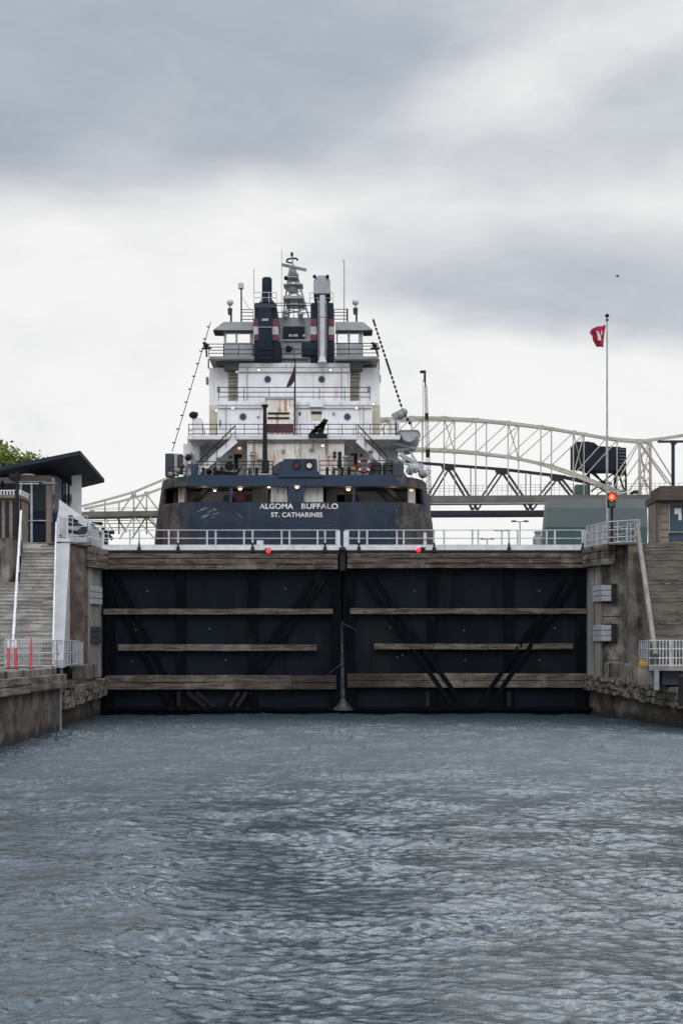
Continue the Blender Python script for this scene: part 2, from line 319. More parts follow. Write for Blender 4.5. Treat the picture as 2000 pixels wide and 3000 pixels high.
# ------------------------------------------------------------ setting: water, land
LAND = 11.45
def build_water():
    rng = np.random.default_rng(11)
    N, L = 1024, 36.0                          # a tile of choppy water from a wave spectrum
    k1 = np.fft.fftfreq(N, L / N) * 2 * np.pi
    kx, ky = np.meshgrid(k1, k1, indexing='ij'); k = np.hypot(kx, ky); k[0, 0] = 1
    kp = 2 * np.pi / 0.42
    S = (np.exp(-1.1 * (kp / k) ** 2) / k ** 3.0 + 1.0 * np.exp(-1.1 * (2 * np.pi / 1.5 / k) ** 2) / k ** 3.5 + 0.9 * np.exp(-1.1 * (2 * np.pi / 4.0 / k) ** 2) / k ** 4.2) * np.exp(-(k / 50.0) ** 2)
    c = (ky * math.cos(0.22) + kx * math.sin(0.22)) / k
    S *= 0.10 + np.abs(c) ** 3.0
    S[0, 0] = 0
    h = np.fft.ifft2(np.sqrt(S) * (rng.normal(size=(N, N)) + 1j * rng.normal(size=(N, N))) * N).real
    # slow gust patches roughen some areas and calm others
    g = np.fft.ifft2(np.where((k > 2 * np.pi / 18) & (k < 2 * np.pi / 3), 1.0, 0) * (rng.normal(size=(N, N)) + 1j * rng.normal(size=(N, N)))).real
    g /= g.std(); h *= 0.275 / (np.diff(h, axis=1) / (L / N)).std()
    h = h * np.clip(1 + 0.32 * g, 0.55, 1.9)
    def sample(x, y):
        a, b = (x / L * N) % N, (y / L * N) % N
        i, j = np.floor(a).astype(int), np.floor(b).astype(int); u, v = a - i, b - j
        i1, j1 = (i + 1) % N, (j + 1) % N; i %= N; j %= N
        return (h[i, j] * (1 - u) + h[i1, j] * u) * (1 - v) + (h[i, j1] * (1 - u) + h[i1, j1] * u) * v
    xs = np.arange(-21, 22.5, 0.06); ys = 9.0 * np.exp(np.linspace(0, math.log(85.5 / 9.0), 900))
    nx, ny = len(xs), len(ys)
    X, Y = np.meshgrid(xs, ys, indexing='ij')
    edge = np.minimum(np.minimum(X - xs[0], xs[-1] - X), np.minimum(Y - ys[0], ys[-1] - Y)) / 2.0
    Z = sample(X, Y * 1.0 + 3) * np.clip(edge, 0, 1) * np.clip(0.85 + (Y - 15) / 75, 0.85, 1.5) 
    co = np.stack([X, Y, Z], -1).reshape(-1, 3)
    idx = np.arange(nx * ny).reshape(nx, ny)
    q = np.stack([idx[:-1, :-1], idx[1:, :-1], idx[1:, 1:], idx[:-1, 1:]], -1).reshape(-1, 4)
    far = np.array([(-3000, -2500, 0), (3000, -2500, 0), (3000, 3500, 0), (-3000, 3500, 0)], float)
    nb = len(co); co = np.vstack([co, far])
    cs = [idx[0, 0], idx[-1, 0], idx[-1, -1], idx[0, -1]]
    ring = np.array([(nb, nb + 1, cs[1], cs[0]), (nb + 1, nb + 2, cs[2], cs[1]), (nb + 2, nb + 3, cs[3], cs[2]), (nb + 3, nb, cs[0], cs[3])])
    q = np.vstack([q, ring])
    me = bpy.data.meshes.new('water'); me.vertices.add(len(co)); me.vertices.foreach_set('co', co.ravel())
    me.loops.add(q.size); me.loops.foreach_set('vertex_index', q.ravel())
    me.polygons.add(len(q)); me.polygons.foreach_set('loop_start', np.arange(0, q.size, 4)); me.polygons.foreach_set('loop_total', np.full(len(q), 4))
    me.polygons.foreach_set('use_smooth', np.ones(len(q), bool)); me.update(); me.validate()
    m = bpy.data.materials.new('canal_water'); m.use_nodes = True; w = NT(m.node_tree); w.n.clear()
    pos = w.new('ShaderNodeNewGeometry').outputs['Position']
    b = w.new('ShaderNodeBsdfPrincipled'); b.inputs['Base Color'].default_value = (0.008, 0.025, 0.034, 1)
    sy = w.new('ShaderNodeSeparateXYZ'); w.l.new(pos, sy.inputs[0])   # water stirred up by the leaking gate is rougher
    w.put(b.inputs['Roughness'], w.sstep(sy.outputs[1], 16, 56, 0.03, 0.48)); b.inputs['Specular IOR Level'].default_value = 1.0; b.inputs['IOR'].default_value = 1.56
    n = w.noise(w.mapping(pos, (1.0, 1.7, 1.0)), 9.0, 3, 0.6)
    bp = w.new('ShaderNodeBump'); bp.inputs['Strength'].default_value = 0.3; bp.inputs['Distance'].default_value = 0.05
    w.l.new(n.outputs[0], bp.inputs['Height']); w.l.new(bp.outputs[0], b.inputs['Normal'])
    o = w.new('ShaderNodeOutputMaterial'); w.l.new(b.outputs[0], o.inputs[0])
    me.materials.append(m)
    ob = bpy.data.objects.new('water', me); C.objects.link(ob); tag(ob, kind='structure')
build_water()
g = MB()
g.prism([(-19.2, 80.5, -4), (-17.6, 90, -4), (-17.6, 900, -4), (-900, 900, -4), (-900, 80.5, -4)], (0, 0, LAND + 4))
g.prism([(19.0, 80.5, -4), (900, 80.5, -4), (900, 900, -4), (17.6, 900, -4), (17.6, 90, -4)], (0, 0, LAND + 4))
tag(g.build('ground', M['paleconc']), kind='structure')
tag(MB().box(-17.5, 17.5, 86.5, 900, 8, 10.3).build('lock_water', M['steeldark']), kind='structure')

# ------------------------------------------------------------ the mitre gate
GC, GD = 1003.0, 2.0
def gate_leaf(side):
    e0, e1 = (292, 1001) if side < 0 else (1728, 1005)
    def gy(px): return 82 + GD * (1 - abs(px - GC) / 715.0)
    def G(px, py, off=0.0): y = gy(px) + off; return P(px, py, y)
    def plank(mb, pa, pb, ta, ba, tb, bb, front, depth):   # a board along the leaf: pa..pb, top/bottom rows at both ends
        ya, yb = gy(pa) - front, gy(pb) - front
        A, B = (PX(pa, ya), ya), (PX(pb, yb), yb)
        if A[0] > B[0]: A, B = B, A; ta, ba, tb, bb = tb, bb, ta, ba; ya, yb = yb, ya
        za0, za1, zb0, zb1 = PZ(ba, ya), PZ(ta, ya), PZ(bb, yb), PZ(tb, yb)
        return mb.hexa([(A[0], ya, za0), (B[0], yb, zb0), (B[0], yb + depth, zb0), (A[0], ya + depth, za0),
                        (A[0], ya, za1), (B[0], yb, zb1), (B[0], yb + depth, zb1), (A[0], ya + depth, za1)])
    root = thing('mitre_gate_leaf', None, 'lock gate', (PX(e0, 82), 82, 0))
    plank(MB(), e0, e1, 1622, 2300, 1622, 2300, 0, 0.6).build('skin_plate', M['gate'], root)
    for px in ([530, 742, 985, 322] if side < 0 else [1265, 1490, 1024, 1702]):
        plank(MB(), px - 13, px + 13, 1668, 2110, 1668, 2110, 0.28, 0.27).build('vertical_girder', M['gatedark'], root)
    dg = [((325, 1685), (512, 2075)), ((935, 1690), (672, 2075))] if side < 0 else [((1075, 1690), (1335, 2060)), ((1672, 1690), (1422, 2060))]
    for (a, b) in dg:
        mb = MB()
        for o in (-15, 17):
            s = 1 if b[0] > a[0] else -1
            off = 0.62 if side > 0 else 0.22
            mb.bar(G(a[0] + o, a[1] - 3 * s, -.10 if side > 0 else -off), G(b[0] + o, b[1], -off), 0.30, 0.12)
        mb.build('diagonal_brace', M['gatedark'], root)
    # timber fenders
    sets = [((303, 990), 1622, 1670, 3, 0.62), ((303, 975), 1783, 1800, 1, 0.42), ((345, 928), 1888, 1907, 1, 0.42), ((308, 985), 1979, 2022, 2, 0.50)] if side < 0 else \
           [((1016, 1716), 1621, 1666, 3, 0.62), ((1025, 1717), 1782, 1799, 1, 0.42), ((1095, 1678), 1886, 1903, 1, 0.42), ((1017, 1717), 1973, 2016, 2, 0.50)]
    for (a, b), t, bt, n, fr in sets:
        for i in range(n):
            y0 = t + (bt - t) * i / n; y1 = t + (bt - t) * (i + 1) / n - (1.6 if n > 1 else 0)
            cuts = [a] + sorted(a + (b - a) * (j + random.uniform(-.3, .3)) / 4 for j in (1, 2, 3)) + [b]
            for c0, c1 in zip(cuts, cuts[1:]):
                jit = random.uniform(-1.7, 1.7); fj = fr + random.uniform(-.05, .05)
                plank(MB(), c0 + .2, c1 - .2, y0 + jit * .5, y1 + jit * .4, y0 + random.uniform(-1.3, 1.3), y1 + random.uniform(-1, 1), fj, fj - 0.02).build('fender_timber', M['timber'], root, bevel=0.03)
    # ledge just above the water, dim bracing below the lowest timber
    plank(MB(), e0 + 8, e1, 2072, 2081, 2072, 2081, 0.45, 0.44).build('bottom_sill_beam', M['gatedark'], root)
    bolts = [(433, 1733), (836, 1725), (399, 1845), (613, 1842), (388, 1937), (662, 1934)] if side < 0 else [(1213, 1731), (1578, 1731), (1142, 1838), (1358, 1847), (1623, 1840), (1361, 1935), (1163, 1926), (1578, 1934), (1178, 1919)]
    for px, py in bolts:
        p = G(px, py, -0.02)
        MB().cyl(p, p - Vector((0, 0.1, 0)), 0.06, n=8).build('anode', M['fender_grey'], root)
    for a, b in (((548, 2028), (602, 2070)), ((575, 2028), (628, 2070)), ((700, 2028), (672, 2070)), ((722, 2028), (694, 2070)), ((524, 2026), (524, 2070))) if side < 0 else (((1252, 2026), (1252, 2070)), ((1490, 2026), (1490, 2070))):
        MB().bar(G(*a, -.45), G(*b, -.45), .28, .1).build('lower_strut', M['strut'], root)  # lighter grey puts the wet reflection into the colour
    # walkway on top with two rails
    wa, wb = (300, 1000) if side < 0 else (1712, 1006)
    plank(MB(), wa, wb, 1598, 1611.5, 1598, 1611.5, 0.25, 0.12).build('fascia', M['whitesteel'], root)
    plank(MB(), wa, wb, 1601, 1610, 1601, 1610, 0.12, 1.6).build('walkway_deck', M['galv'], root)
    plank(MB(), wa, wb, 1612, 1623, 1612, 1623, 0.3, 0.25).build('pipe_trough', M['black'], root)
    def railing(off, posts, mid):
        mb = MB()
        for py in (1553, 1577, 1597):
            mb.bar(G(posts[0], py, off), G(posts[-1], py, off), 0.055, 0.09)
        for px in posts: mb.bar(G(px, 1553, off), G(px, 1605, off), 0.12, 0.06)
        return mb
    if side < 0:
        f, r = [302, 408, 522, 632, 740, 848, 952, 992], [310, 381, 495, 607, 715, 825, 930, 985]
    else:
        f, r = [1012, 1051, 1162, 1271, 1383, 1490, 1600, 1712], [1020, 1075, 1182, 1300, 1400, 1515, 1624, 1705]
    railing(-0.15, f, 1).build('railing', M['galv'], root)
    railing(1.35, r, 1).build('railing', M['galv'], root)
    for px in ([408, 522, 740, 952] if side < 0 else [1051, 1271, 1490, 1706]):
        a = G(px, 1590, -0.32); b = G(px, 1617, -0.32)
        mb = MB(); mb.cyl(b, b + (a - b) * 0.55, 0.17, 0.10, n=8); mb.cyl(b + (a - b) * 0.55, a, 0.06, n=8)
        mb.build('hand_winch', M['black'], root)
    lp = (786, 1615) if side < 0 else (1225, 1612)
    a = G(lp[0] + (-9 if side < 0 else 5), lp[1], -0.30)
    MB().box(a.x, a.x + 0.35, a.y - .10, a.y + .2, a.z - .2, a.z + .2).build('lamp_housing', M['black'], root)
    a = G(lp[0], lp[1], -0.42); MB().ball(a, 0.165).build('red_lamp', M['lampred'], root)
    if side < 0:
        q = MB(); y = gy(763) - 0.2; q.pbox(752, 771, 1583, 1604, y, .3); q.build('white_box', M['whitesteel'], root)
        q = MB(); y = gy(985) - .2; q.pbox(984, 996, 1556, 1600, y, .05); q.build('gate_end_panel', M['whitesteel'], root)
    else:
        q = MB(); y = gy(1012) - .2; q.pbox(1006, 1019, 1556, 1600, y, .05); q.build('gate_end_panel', M['whitesteel'], root)
        q = MB(); y = gy(1003) - 0.75; q.pbox(995, 1011, 1612, 1672, y, .4); q.cyl(P(1003, 1612, y), P(1003, 1603, y), 0.3, .2); q.build('mitre_latch', M['black'], root)
        q = MB(); y = gy(1003) + 0.65; q.box(PX(994, y), PX(1012, y), y, y + .3, -3, PZ(1628, y)); q.build('mitre_seal', M['gatedark'], root)
        q = MB(); y = gy(1240) - .2; q.pbox(1240, 1249, 1560, 1600, y + .1, .05); q.build('notice_plate', M['whitesteel'], root)
    return root
ga = gate_leaf(-1); gb = gate_leaf(1)
ga['label'] = 'black steel lock gate leaf with timber fenders, on the stair and roofed shelter side'
gb['label'] = 'black steel lock gate leaf with timber fenders, on the traffic signal side'
for o in (ga, gb): o['group'] = 'the two mitre gate leaves'
# leak at the joint
q = MB(); yj = 82 + GD - 0.85
q.cyl(P(1001, 1818, yj), P(1004, 2070, yj - .1), 0.05, 0.17, n=12)
q.cyl((PX(1005, yj), yj - .1, .30), (PX(1005, yj), yj - .1, 1.05), .75, .10, n=18); q.cyl((PX(1005, yj), yj - .15, .30), (PX(1005, yj), yj - .15, .8), .5, .08, n=14)
pts = [P(1004 + 8 * i, 1828 + (0.25 * i) ** 2 * 6 + i * 2, yj - .1) for i in range(6)]
for i in range(5): q.cyl(pts[i], pts[i + 1], 0.045 - i * .006, 0.04 - i * .006, n=7)
pts = [P(1006 - 8 * i, 1943 + 4 * i + 0.35 * i * i, yj - .1) for i in range(7)]
for i in range(6): q.cyl(pts[i], pts[i + 1], 0.05 - i * .005, 0.045 - i * .005, n=7)
for i in range(90):
    t = random.random(); a = random.uniform(-1, 1)
    hgt = (1 - abs(a)) ** 1.1 * 0.75 * random.random()
    q.ball((PX(1005, yj) + a * 0.62, yj - .1 + random.uniform(-.4, .15), 0.40 + hgt), random.uniform(.015, .035), n=5, m=3)
def leakmat():
    m = bpy.data.materials.new('falling_water'); m.use_nodes = True; w = NT(m.node_tree); w.n.clear()
    pos = w.new('ShaderNodeNewGeometry').outputs['Position']
    n = w.noise(w.mapping(pos, (6, 6, 1.5)), 2.0, 4)
    b = w.new('ShaderNodeBsdfPrincipled'); b.inputs['Base Color'].default_value = (0.5, 0.53, 0.56, 1); b.inputs['Roughness'].default_value = 0.4
    t = w.new('ShaderNodeBsdfTransparent'); mx = w.new('ShaderNodeMixShader')
    w.put(mx.inputs[0], w.sstep(n.outputs[0], 0.38, 0.78, 0.01, 0.13)); w.l.new(t.outputs[0], mx.inputs[1]); w.l.new(b.outputs[0], mx.inputs[2])
    o = w.new('ShaderNodeOutputMaterial'); w.l.new(mx.outputs[0], o.inputs[0]); return m
tag(q.build('leaking_water', leakmat()), 'thin jet of water leaking down the joint between the two gate leaves', 'leak', kind='stuff')

# ------------------------------------------------------------ lock walls: the side with the stairs
w1 = thing('approach_wall', 'stained concrete canal wall with two timber rubbing beams, below the orange posts', 'canal wall', (-15.6, 40, 0))
MB().box(-15.6, -34, 10, 66, -4, 2.40).build('wall_face', M['concretewet'], w1)
mb = MB(); mb.box(-15.75, -34, 10, 66.02, 2.403, 3.50); mb.build('cap', M['concrete'], w1, bevel=0.05)
y = 12
while y < 66.2:
    y1 = min(66.25, y + random.uniform(5, 8))
    for z0, z1 in ((2.40, 2.78), (2.82, 3.20)):
        j = random.uniform(-.03, .03)
        MB().box(-15.22 + j, -15.60, y + .03, y1 - .03, z0 + j, z1 + j).build('rubbing_timber', M['timberwall'], w1, bevel=0.04)
    y = y1
MB().box(-15.55, -15.95, 66.02, 66.35, -3, 2.3).build('corner_guard', M['steelblue'], w1)
w2 = thing('recess_wall', 'dark concrete wall with crumbling timber band beside the gate, below the stairs', 'canal wall', (-16.3, 73, 0))
MB().prism([(-16.15, 66.4, -4), (-16.55, 82.6, -4), (-21, 82.6, -4), (-21, 66.4, -4)], (0, 0, 6.6)).build('wall_face', M['concretewet'], w2)
def rough_band(root, a, b, z0, z1, depth, inward, rows, nm='fender_band', mt='rubble', blk=0.5):
    a, b = Vector(a), Vector(b); L = (b - a).length; mb = MB(); d = (b - a).normalized(); nrm = Vector(inward)
    zz0, zz1 = z0, z1
    for r in range(rows):
        t = 0
        while t < L:
            t1 = min(L, t + random.uniform(.5, 1.6) * blk); j = random.uniform(-.11, .08); jt = random.uniform(-.07, .07); jb = random.uniform(-.06, .06)
            f0, f1 = t / L, t1 / L
            def zz(f, k): return (zz0[0] + (zz0[1] - zz0[0]) * f) * (1 - k) + (zz1[0] + (zz1[1] - zz1[0]) * f) * k
            p0, p1 = a + d * t, a + d * (t1 - .03); o = nrm * (depth + j); k0, k1 = r / rows, (r + 1) / rows
            q = [p0, p1, p1 + o, p0 + o]
            lo = [Vector((v.x, v.y, zz(f0 if i in (0, 3) else f1, k0) + jb)) for i, v in enumerate(q)]
            hi = [Vector((v.x, v.y, zz(f0 if i in (0, 3) else f1, k1) - .03 + jt + (random.uniform(-.05, .05) if i > 1 else 0))) for i, v in enumerate(q)]
            mb.hexa(lo + hi); t = t1
    return mb.build(nm, M[mt], root, bevel=0.05)
rough_band(w2, (-16.1, 67.5, 0), (-16.5, 82.2, 0), (1.15, 1.45), (2.2, 2.62), 0.5, (1, 0, 0), 3)
# pier carrying the gate hinge
p1 = thing('lock_pier', 'rust stained concrete lock pier between white stair parapet and gate', 'lock pier', (-17, 80, 0))
MB().prism([(-18.1, 77.2, 2.6), (-17.55, 77.0, 2.6), (-16.92, 79, 2.6), (-16.55, 82.6, 2.6), (-19.1, 82.8, 2.6), (-18.8, 78, 2.6)], (0, 0, 8.75)).build('shaft', M['concretered'], p1)
MB().prism([(-16.80, 79.4, 2.63), (-16.44, 82.2, 2.63), (-16.7, 82.2, 2.63), (-17.0, 79.4, 2.63)], (0, 0, 8.3)).build('quoin_strip', M['paleconc'], p1)
MB().prism([(-19.0, 76.8, 11.352), (-17.4, 76.9, 11.352), (-16.5, 79.6, 11.352), (-16.4, 82.4, 11.352), (-19.2, 82.8, 11.352)], (0, 0, 0.12)).build('coping', M['concrete'], p1)
for pa, pb, nn in ((1718, 1772, 3), (1836, 1885, 3)):
    y0, y1 = 79.6, 81.4
    for i in range(nn):
        zt = PZ(pa + (pb - pa) * i / nn, 80.4); zb = PZ(pa + (pb - pa) * (i + 1) / nn - 1.5, 80.4)
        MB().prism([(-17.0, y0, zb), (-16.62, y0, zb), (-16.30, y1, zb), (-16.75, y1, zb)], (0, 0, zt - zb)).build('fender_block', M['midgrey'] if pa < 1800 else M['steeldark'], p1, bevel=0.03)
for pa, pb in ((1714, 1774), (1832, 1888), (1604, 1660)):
    MB().prism([(-17.35, 78.6, PZ(pb, 79.8)), (-16.98, 79.4, PZ(pb, 79.8)), (-17.3, 79.9, PZ(pb, 79.8)), (-17.5, 79.0, PZ(pb, 79.8))], (0, 0, PZ(pa, 79.8) - PZ(pb, 79.8))).build('recess_shadow', M['black'], p1)  # black strips stand for the shadow in the recesses beside the fender blocks
for i in range(3):
    zt = PZ(1606 + 20 * i, 80.2); zb = PZ(1606 + 20 * (i + 1) - 1.2, 80.2)
    mm = MB().prism([(-17.0, 79.0, zb), (-16.75, 78.9, zb), (-15.90, 81.3, zb), (-15.95, 82.2, zb), (-16.6, 82.2, zb)], (0, 0, zt - zb)).build('top_fender_timber', M['timberwall'], p1, bevel=0.04)
# low block and pipe beside the pier foot
kb = MB().prism([(-17.3, 76.6, 2.60), (-16.35, 76.6, 2.60), (-16.45, 80.5, 2.60), (-17.2, 80.5, 2.60)], (0, 0, 0.95)).build('concrete_block', M['concrete'], bevel=0.04)
tag(kb, 'small concrete block at the foot of the rust stained pier', 'block')
mb = MB(); mb.cyl((-16.55, 70.2, 2.60), (-16.55, 70.2, 3.62), 0.17, n=14); mb.ball((-16.55, 70.2, 3.62), 0.17, (1, 1, .5))
tag(mb.build('steel_bollard', M['steelblue']), 'blue grey steel post in the wall recess below the railing', 'bollard')

# stairs
def stair_path(t, wide=False): return -16.1 - 2.45 * t, 66.4 + 11.1 * t
st = thing('concrete_staircase', 'wide pale worn concrete staircase rising beside the white parapet', 'staircase', (-18, 68, 3.5))
mb = MB(); N = 34; rise = (LAND - 3.5) / N
for i in range(N):
    xr, yy = stair_path(i / N); xl = xr - 2.15 if i >= 22 else -34
    ny = 0.02 if i % 3 else 0
    mb.hexa([(xl, yy, 3.4), (xr, yy, 3.4), (xr, yy + .6, 3.4), (xl, yy + .6, 3.4),
             (xl, yy, 3.5 + rise * (i + 1)), (xr, yy, 3.5 + rise * (i + 1)), (xr, yy + .6, 3.5 + rise * (i + 1)), (xl, yy + .6, 3.5 + rise * (i + 1))])
mb.build('flight', M['step'], st)
mb = MB()
for i in range(N):
    xr, yy = stair_path(i / N); xl = xr - 2.15 if i >= 22 else -34
    z = 3.5 + rise * (i + 1)
    xx = xl
    while xx < xr:
        x2 = min(xr, xx + random.uniform(.4, 2.2))
        if random.random() < .88: mb.box(xx, x2, yy - random.uniform(.02, .04), yy + .02, z - random.uniform(.05, .09), z + .003)
        xx = x2
tag(mb.build('nosing', M['paleconc'], st), kind='stuff')
def slope_prism(x0a, x0b, x1a, x1b, ya, yb, zb, za1, zb1):
    return [(x0a, ya, zb), (x1a, ya, zb), (x1b, yb, zb), (x0b, yb, zb), (x0a, ya, za1), (x1a, ya, za1), (x1b, yb, zb1), (x0b, yb, zb1)]
pp = thing('stair_parapet', 'smooth white sloping parapet along the pale concrete staircase', 'parapet', (-16, 66, 3.5))
MB().hexa(slope_prism(-16.0, -18.50, -15.45, -17.60, 66.3, 77.4, 3.51, 3.95, 11.75)).build('sloping_wall', M['parapet'], pp)
mb = MB(); a0, a1 = Vector((-16.02, 66.3, 3.9)), Vector((-18.5, 77.4, 11.72))
for h in (0.55, 1.05): mb.cyl(a0 + Vector((0, 0, h)), a1 + Vector((0, 0, h)), 0.05, n=8)
for i in range(9): q = a0.lerp(a1, i / 8); mb.cyl(q - Vector((0, 0, .2)), q + Vector((0, 0, 1.05)), 0.045, n=8)
q = a1 + Vector((0.15, 0, 0)); mb.cyl(q, q + Vector((0, 0, 1.5)), .06); mb.cyl(q + Vector((.5, .3, 0)), q + Vector((.5, .3, 1.5)), .06)
mb.build('handrail', M['whitesteel'], pp)
mb = MB(); a0, a1 = Vector((-18.3, 66.4, 3.6)), Vector((-20.75, 77.3, 11.6))
b0, b1 = a0 + Vector((0, 0, 1.0)), a1 + Vector((0, 0, 1.9))
mb.cyl(b0, b1, 0.075, n=8)
for i in range(8): q = a0.lerp(a1, i / 7); mb.cyl(q, b0.lerp(b1, i / 7), 0.035, n=6)
tag(mb.build('stair_handrail', M['whitesteel']), 'white pipe handrail climbing the open side of the pale staircase', 'handrail')
rw = thing('retaining_wall', 'weathered concrete retaining wall with dark stain left of the staircase head', 'retaining wall', (-24, 75, 8))
MB().box(-34, -20.65, 74.2, 80.4, 8.5, LAND).build('wall_face', M['concrete'], rw)
MB().box(-34, -20.7, 74.05, 74.197, 8.5, 9.0).build('ledge', M['paleconc'], rw)
MB().box(-21.95, -21.2, 74.1, 74.197, 9.0, 10.7).build('recess_panel', M['concretered'], rw)

# lower railing, posts, cabinet
lr = thing('walkway_railing', 'galvanised railing with pickets at the foot of the pale staircase', 'railing', (-17.5, 66.3, 3.5))
MB().rail([(-18.6, 66.0, 3.5), (-15.75, 66.1, 3.5), (-16.7, 76.0, 3.5)], [0.12, 0.85, 1.55], 0.035, 1.4, 0.035).build('rails', M['galv'], lr)
mb = MB()
for i in range(22): x = -18.5 + i * 0.06 * 1.5; mb.cyl((x, 66.03, 3.6), (x, 66.03, 5.05), 0.018, n=5)
mb.build('pickets', M['galv'], lr)
MB().box(-16.95, -16.35, 75.2, 75.6, 3.52, 5.0).build('service_cabinet', M['galv'])
tag(bpy.data.objects['service_cabinet'], 'grey metal cabinet behind the railing at the pier foot', 'cabinet')
mb = MB(); mb.box(-16.35, -15.9, 66.6, 67.0, 3.52, 3.78); mb.cyl((-16.12, 66.8, 3.78), (-16.12, 66.8, 3.9), .12)
tag(mb.build('yellow_bollard', M['yellow'], bevel=.04), 'small yellow mooring post below the white parapet', 'bollard')
for i, (px, lb, ht) in enumerate(((26, 'leftmost of the three red orange marker posts on the canal wall', 1.3), (47, 'middle one of the three red orange marker posts, close to the leftmost', 1.3), (92, 'marker post standing apart, nearest the white parapet of the three', 1.45))):
    Yp = 63.0; x = PX(px, Yp)
    d = thing('marker_post', lb, 'marker post', (x, Yp, 3.5), 'red orange marker posts')
    MB().cyl((x, Yp, 3.55), (x, Yp, 3.5 + ht * .86), 0.075, n=12).build('post', M['orange'], d)
    MB().cyl((x, Yp, 3.502), (x, Yp, 3.55), 0.17, 0.14, n=12).build('base', M['black'], d)
    if i < 2: MB().cyl((x, Yp, 3.5 + ht * .86), (x, Yp, 3.5 + ht * 1.17), 0.07, n=12).build('white_top', M['whitesteel'], d)
    else: MB().cyl((x, Yp, 3.5 + ht * .86), (x, Yp, 3.5 + ht * 1.2), 0.055, .02, n=12).build('tip', M['orange'], d)

# ------------------------------------------------------------ lock walls: the traffic signal side
w3 = thing('approach_wall', 'dark oblique canal wall with crumbling timber band below the pickets', 'canal wall', (18, 74, 0))
A0, A1 = Vector((16.85, 82, 0)), Vector((19.6, 68.3, 0))
MB().prism([(16.95, 82.4, -4), (19.75, 68.3, -4), (30, 40, -4), (40, 40, -4), (40, 82.4, -4)], (0, 0, 6.2)).build('wall_face', M['concretewet'], w3)
rough_band(w3, A0 + Vector((.1, 0, 0)), A1 + Vector((.1, 0, 0)), (1.80, 1.10), (2.80, 2.36), 0.42, (-1, -.2, 0), 3)
MB().prism([(17.2, 81.5, 2.21), (20.0, 68.5, 2.21), (40, 68.5, 2.21), (40, 81.5, 2.21)], (0, 0, 0.25)).build('ledge', M['concrete'], w3)
for i, (a, b) in enumerate(()):
    u0 = Vector((17.45, 81, 2.461)).lerp(Vector((20.0, 69.5, 2.461)), a); u1 = Vector((17.45, 81, 2.461)).lerp(Vector((20.0, 69.5, 2.461)), b)
    kb = MB().prism([u0, u1, u1 + Vector((3, 0, 0)), u0 + Vector((3, 0, 0))], (0, 0, 1.1)).build('concrete_block', M['concrete'], bevel=.04)
    tag(kb, ('pale concrete block on the ledge, nearer the gate' if i == 0 else 'pale concrete block on the ledge, nearer the blue steel post'), 'block', 'blocks on the ledge')
kb = MB().prism([(17.42, 79.3, 2.461), (18.05, 74.5, 2.461), (21, 74.5, 2.461), (21, 79.3, 2.461)], (0, 0, 1.16)).build('concrete_block', M['concrete'], bevel=.04)
tag(kb, 'long concrete block on the ledge at the foot of the tall pale pier', 'block')
p2 = thing('lock_pier', 'tall pale concrete lock pier below the traffic signal', 'lock pier', (17.5, 80, 0))
MB().prism([(16.95, 82.4, 2.2), (17.45, 79.6, 2.2), (18.3, 79.0, 2.2), (18.75, 79.0, 2.2), (18.75, 82.6, 2.2)], (0, 0, 9.15)).build('shaft', M['concrete'], p2)
MB().prism([(16.78, 82.1, 2.23), (17.05, 80.6, 2.23), (17.3, 80.8, 2.23), (17.1, 82.2, 2.23)], (0, 0, 8.4)).build('quoin_strip', M['paleconc'], p2)
MB().prism([(17.09, 80.5, 2.23), (17.32, 79.5, 2.23), (17.55, 79.7, 2.23), (17.4, 80.8, 2.23)], (0, 0, 8.1)).build('quoin_strip', M['paleconc'], p2)
for z in (PZ(1808, 80), PZ(1935, 80)):
    MB().prism([(16.94, 82.4, z), (17.44, 79.59, z), (18.295, 78.99, z), (18.6, 78.99, z), (18.6, 82, z)], (0, 0, .05)).build('pour_joint', M['black'], p2)
    MB().prism([(-18.105, 77.19, z), (-17.545, 76.99, z), (-16.915, 78.99, z), (-16.8, 79.4, z), (-18, 79.4, z)], (0, 0, .045)).build('pour_joint', M['stonedark'], p1)
MB().box(18.62, 19.65, 77.6, 82.6, 3.56, 11.35).build('buttress', M['concrete'], p2)
MB().box(17.4, 19.72, 77.5, 82.7, 11.353, 11.47).build('coping', M['concrete'], p2)
for pa, pb in ((1716, 1764), (1832, 1880)):
    for i in range(3):
        zt = PZ(pa + (pb - pa) * i / 3, 79.8); zb = PZ(pa + (pb - pa) * (i + 1) / 3 - 1.3, 79.8)
        MB().prism([(16.95, 80.6, zb), (17.22, 78.9, zb), (17.85, 78.9, zb), (17.75, 80.6, zb)], (0, 0, zt - zb)).build('fender_block', M['midgrey'], p2, bevel=0.03)
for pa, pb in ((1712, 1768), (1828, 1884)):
    MB().prism([(17.45, 79.3, PZ(pb, 79.8)), (17.86, 78.88, PZ(pb, 79.8)), (18.2, 78.8, PZ(pb, 79.8)), (18.2, 79.3, PZ(pb, 79.8))], (0, 0, PZ(pa, 79.8) - PZ(pb, 79.8))).build('recess_shadow', M['black'], p2)  # recess shadow beside the fender blocks, modelled as black strips
for i in range(3):
    zt = PZ(1601 + 20 * i, 80.2); zb = PZ(1601 + 20 * (i + 1) - 1.0, 80.2)
    MB().prism([(16.45, 81.9, zb), (16.4, 81.0, zb), (17.4, 78.2, zb), (18.0, 78.4, zb), (17.6, 81.9, zb)], (0, 0, zt - zb)).build('top_fender_timber', M['rubble'], p2, bevel=0.05)
s2 = thing('stone_staircase', 'broad brown stone staircase behind the pale pipe handrail', 'staircase', (21, 72, 3.6))
mb = MB(); mn = MB()
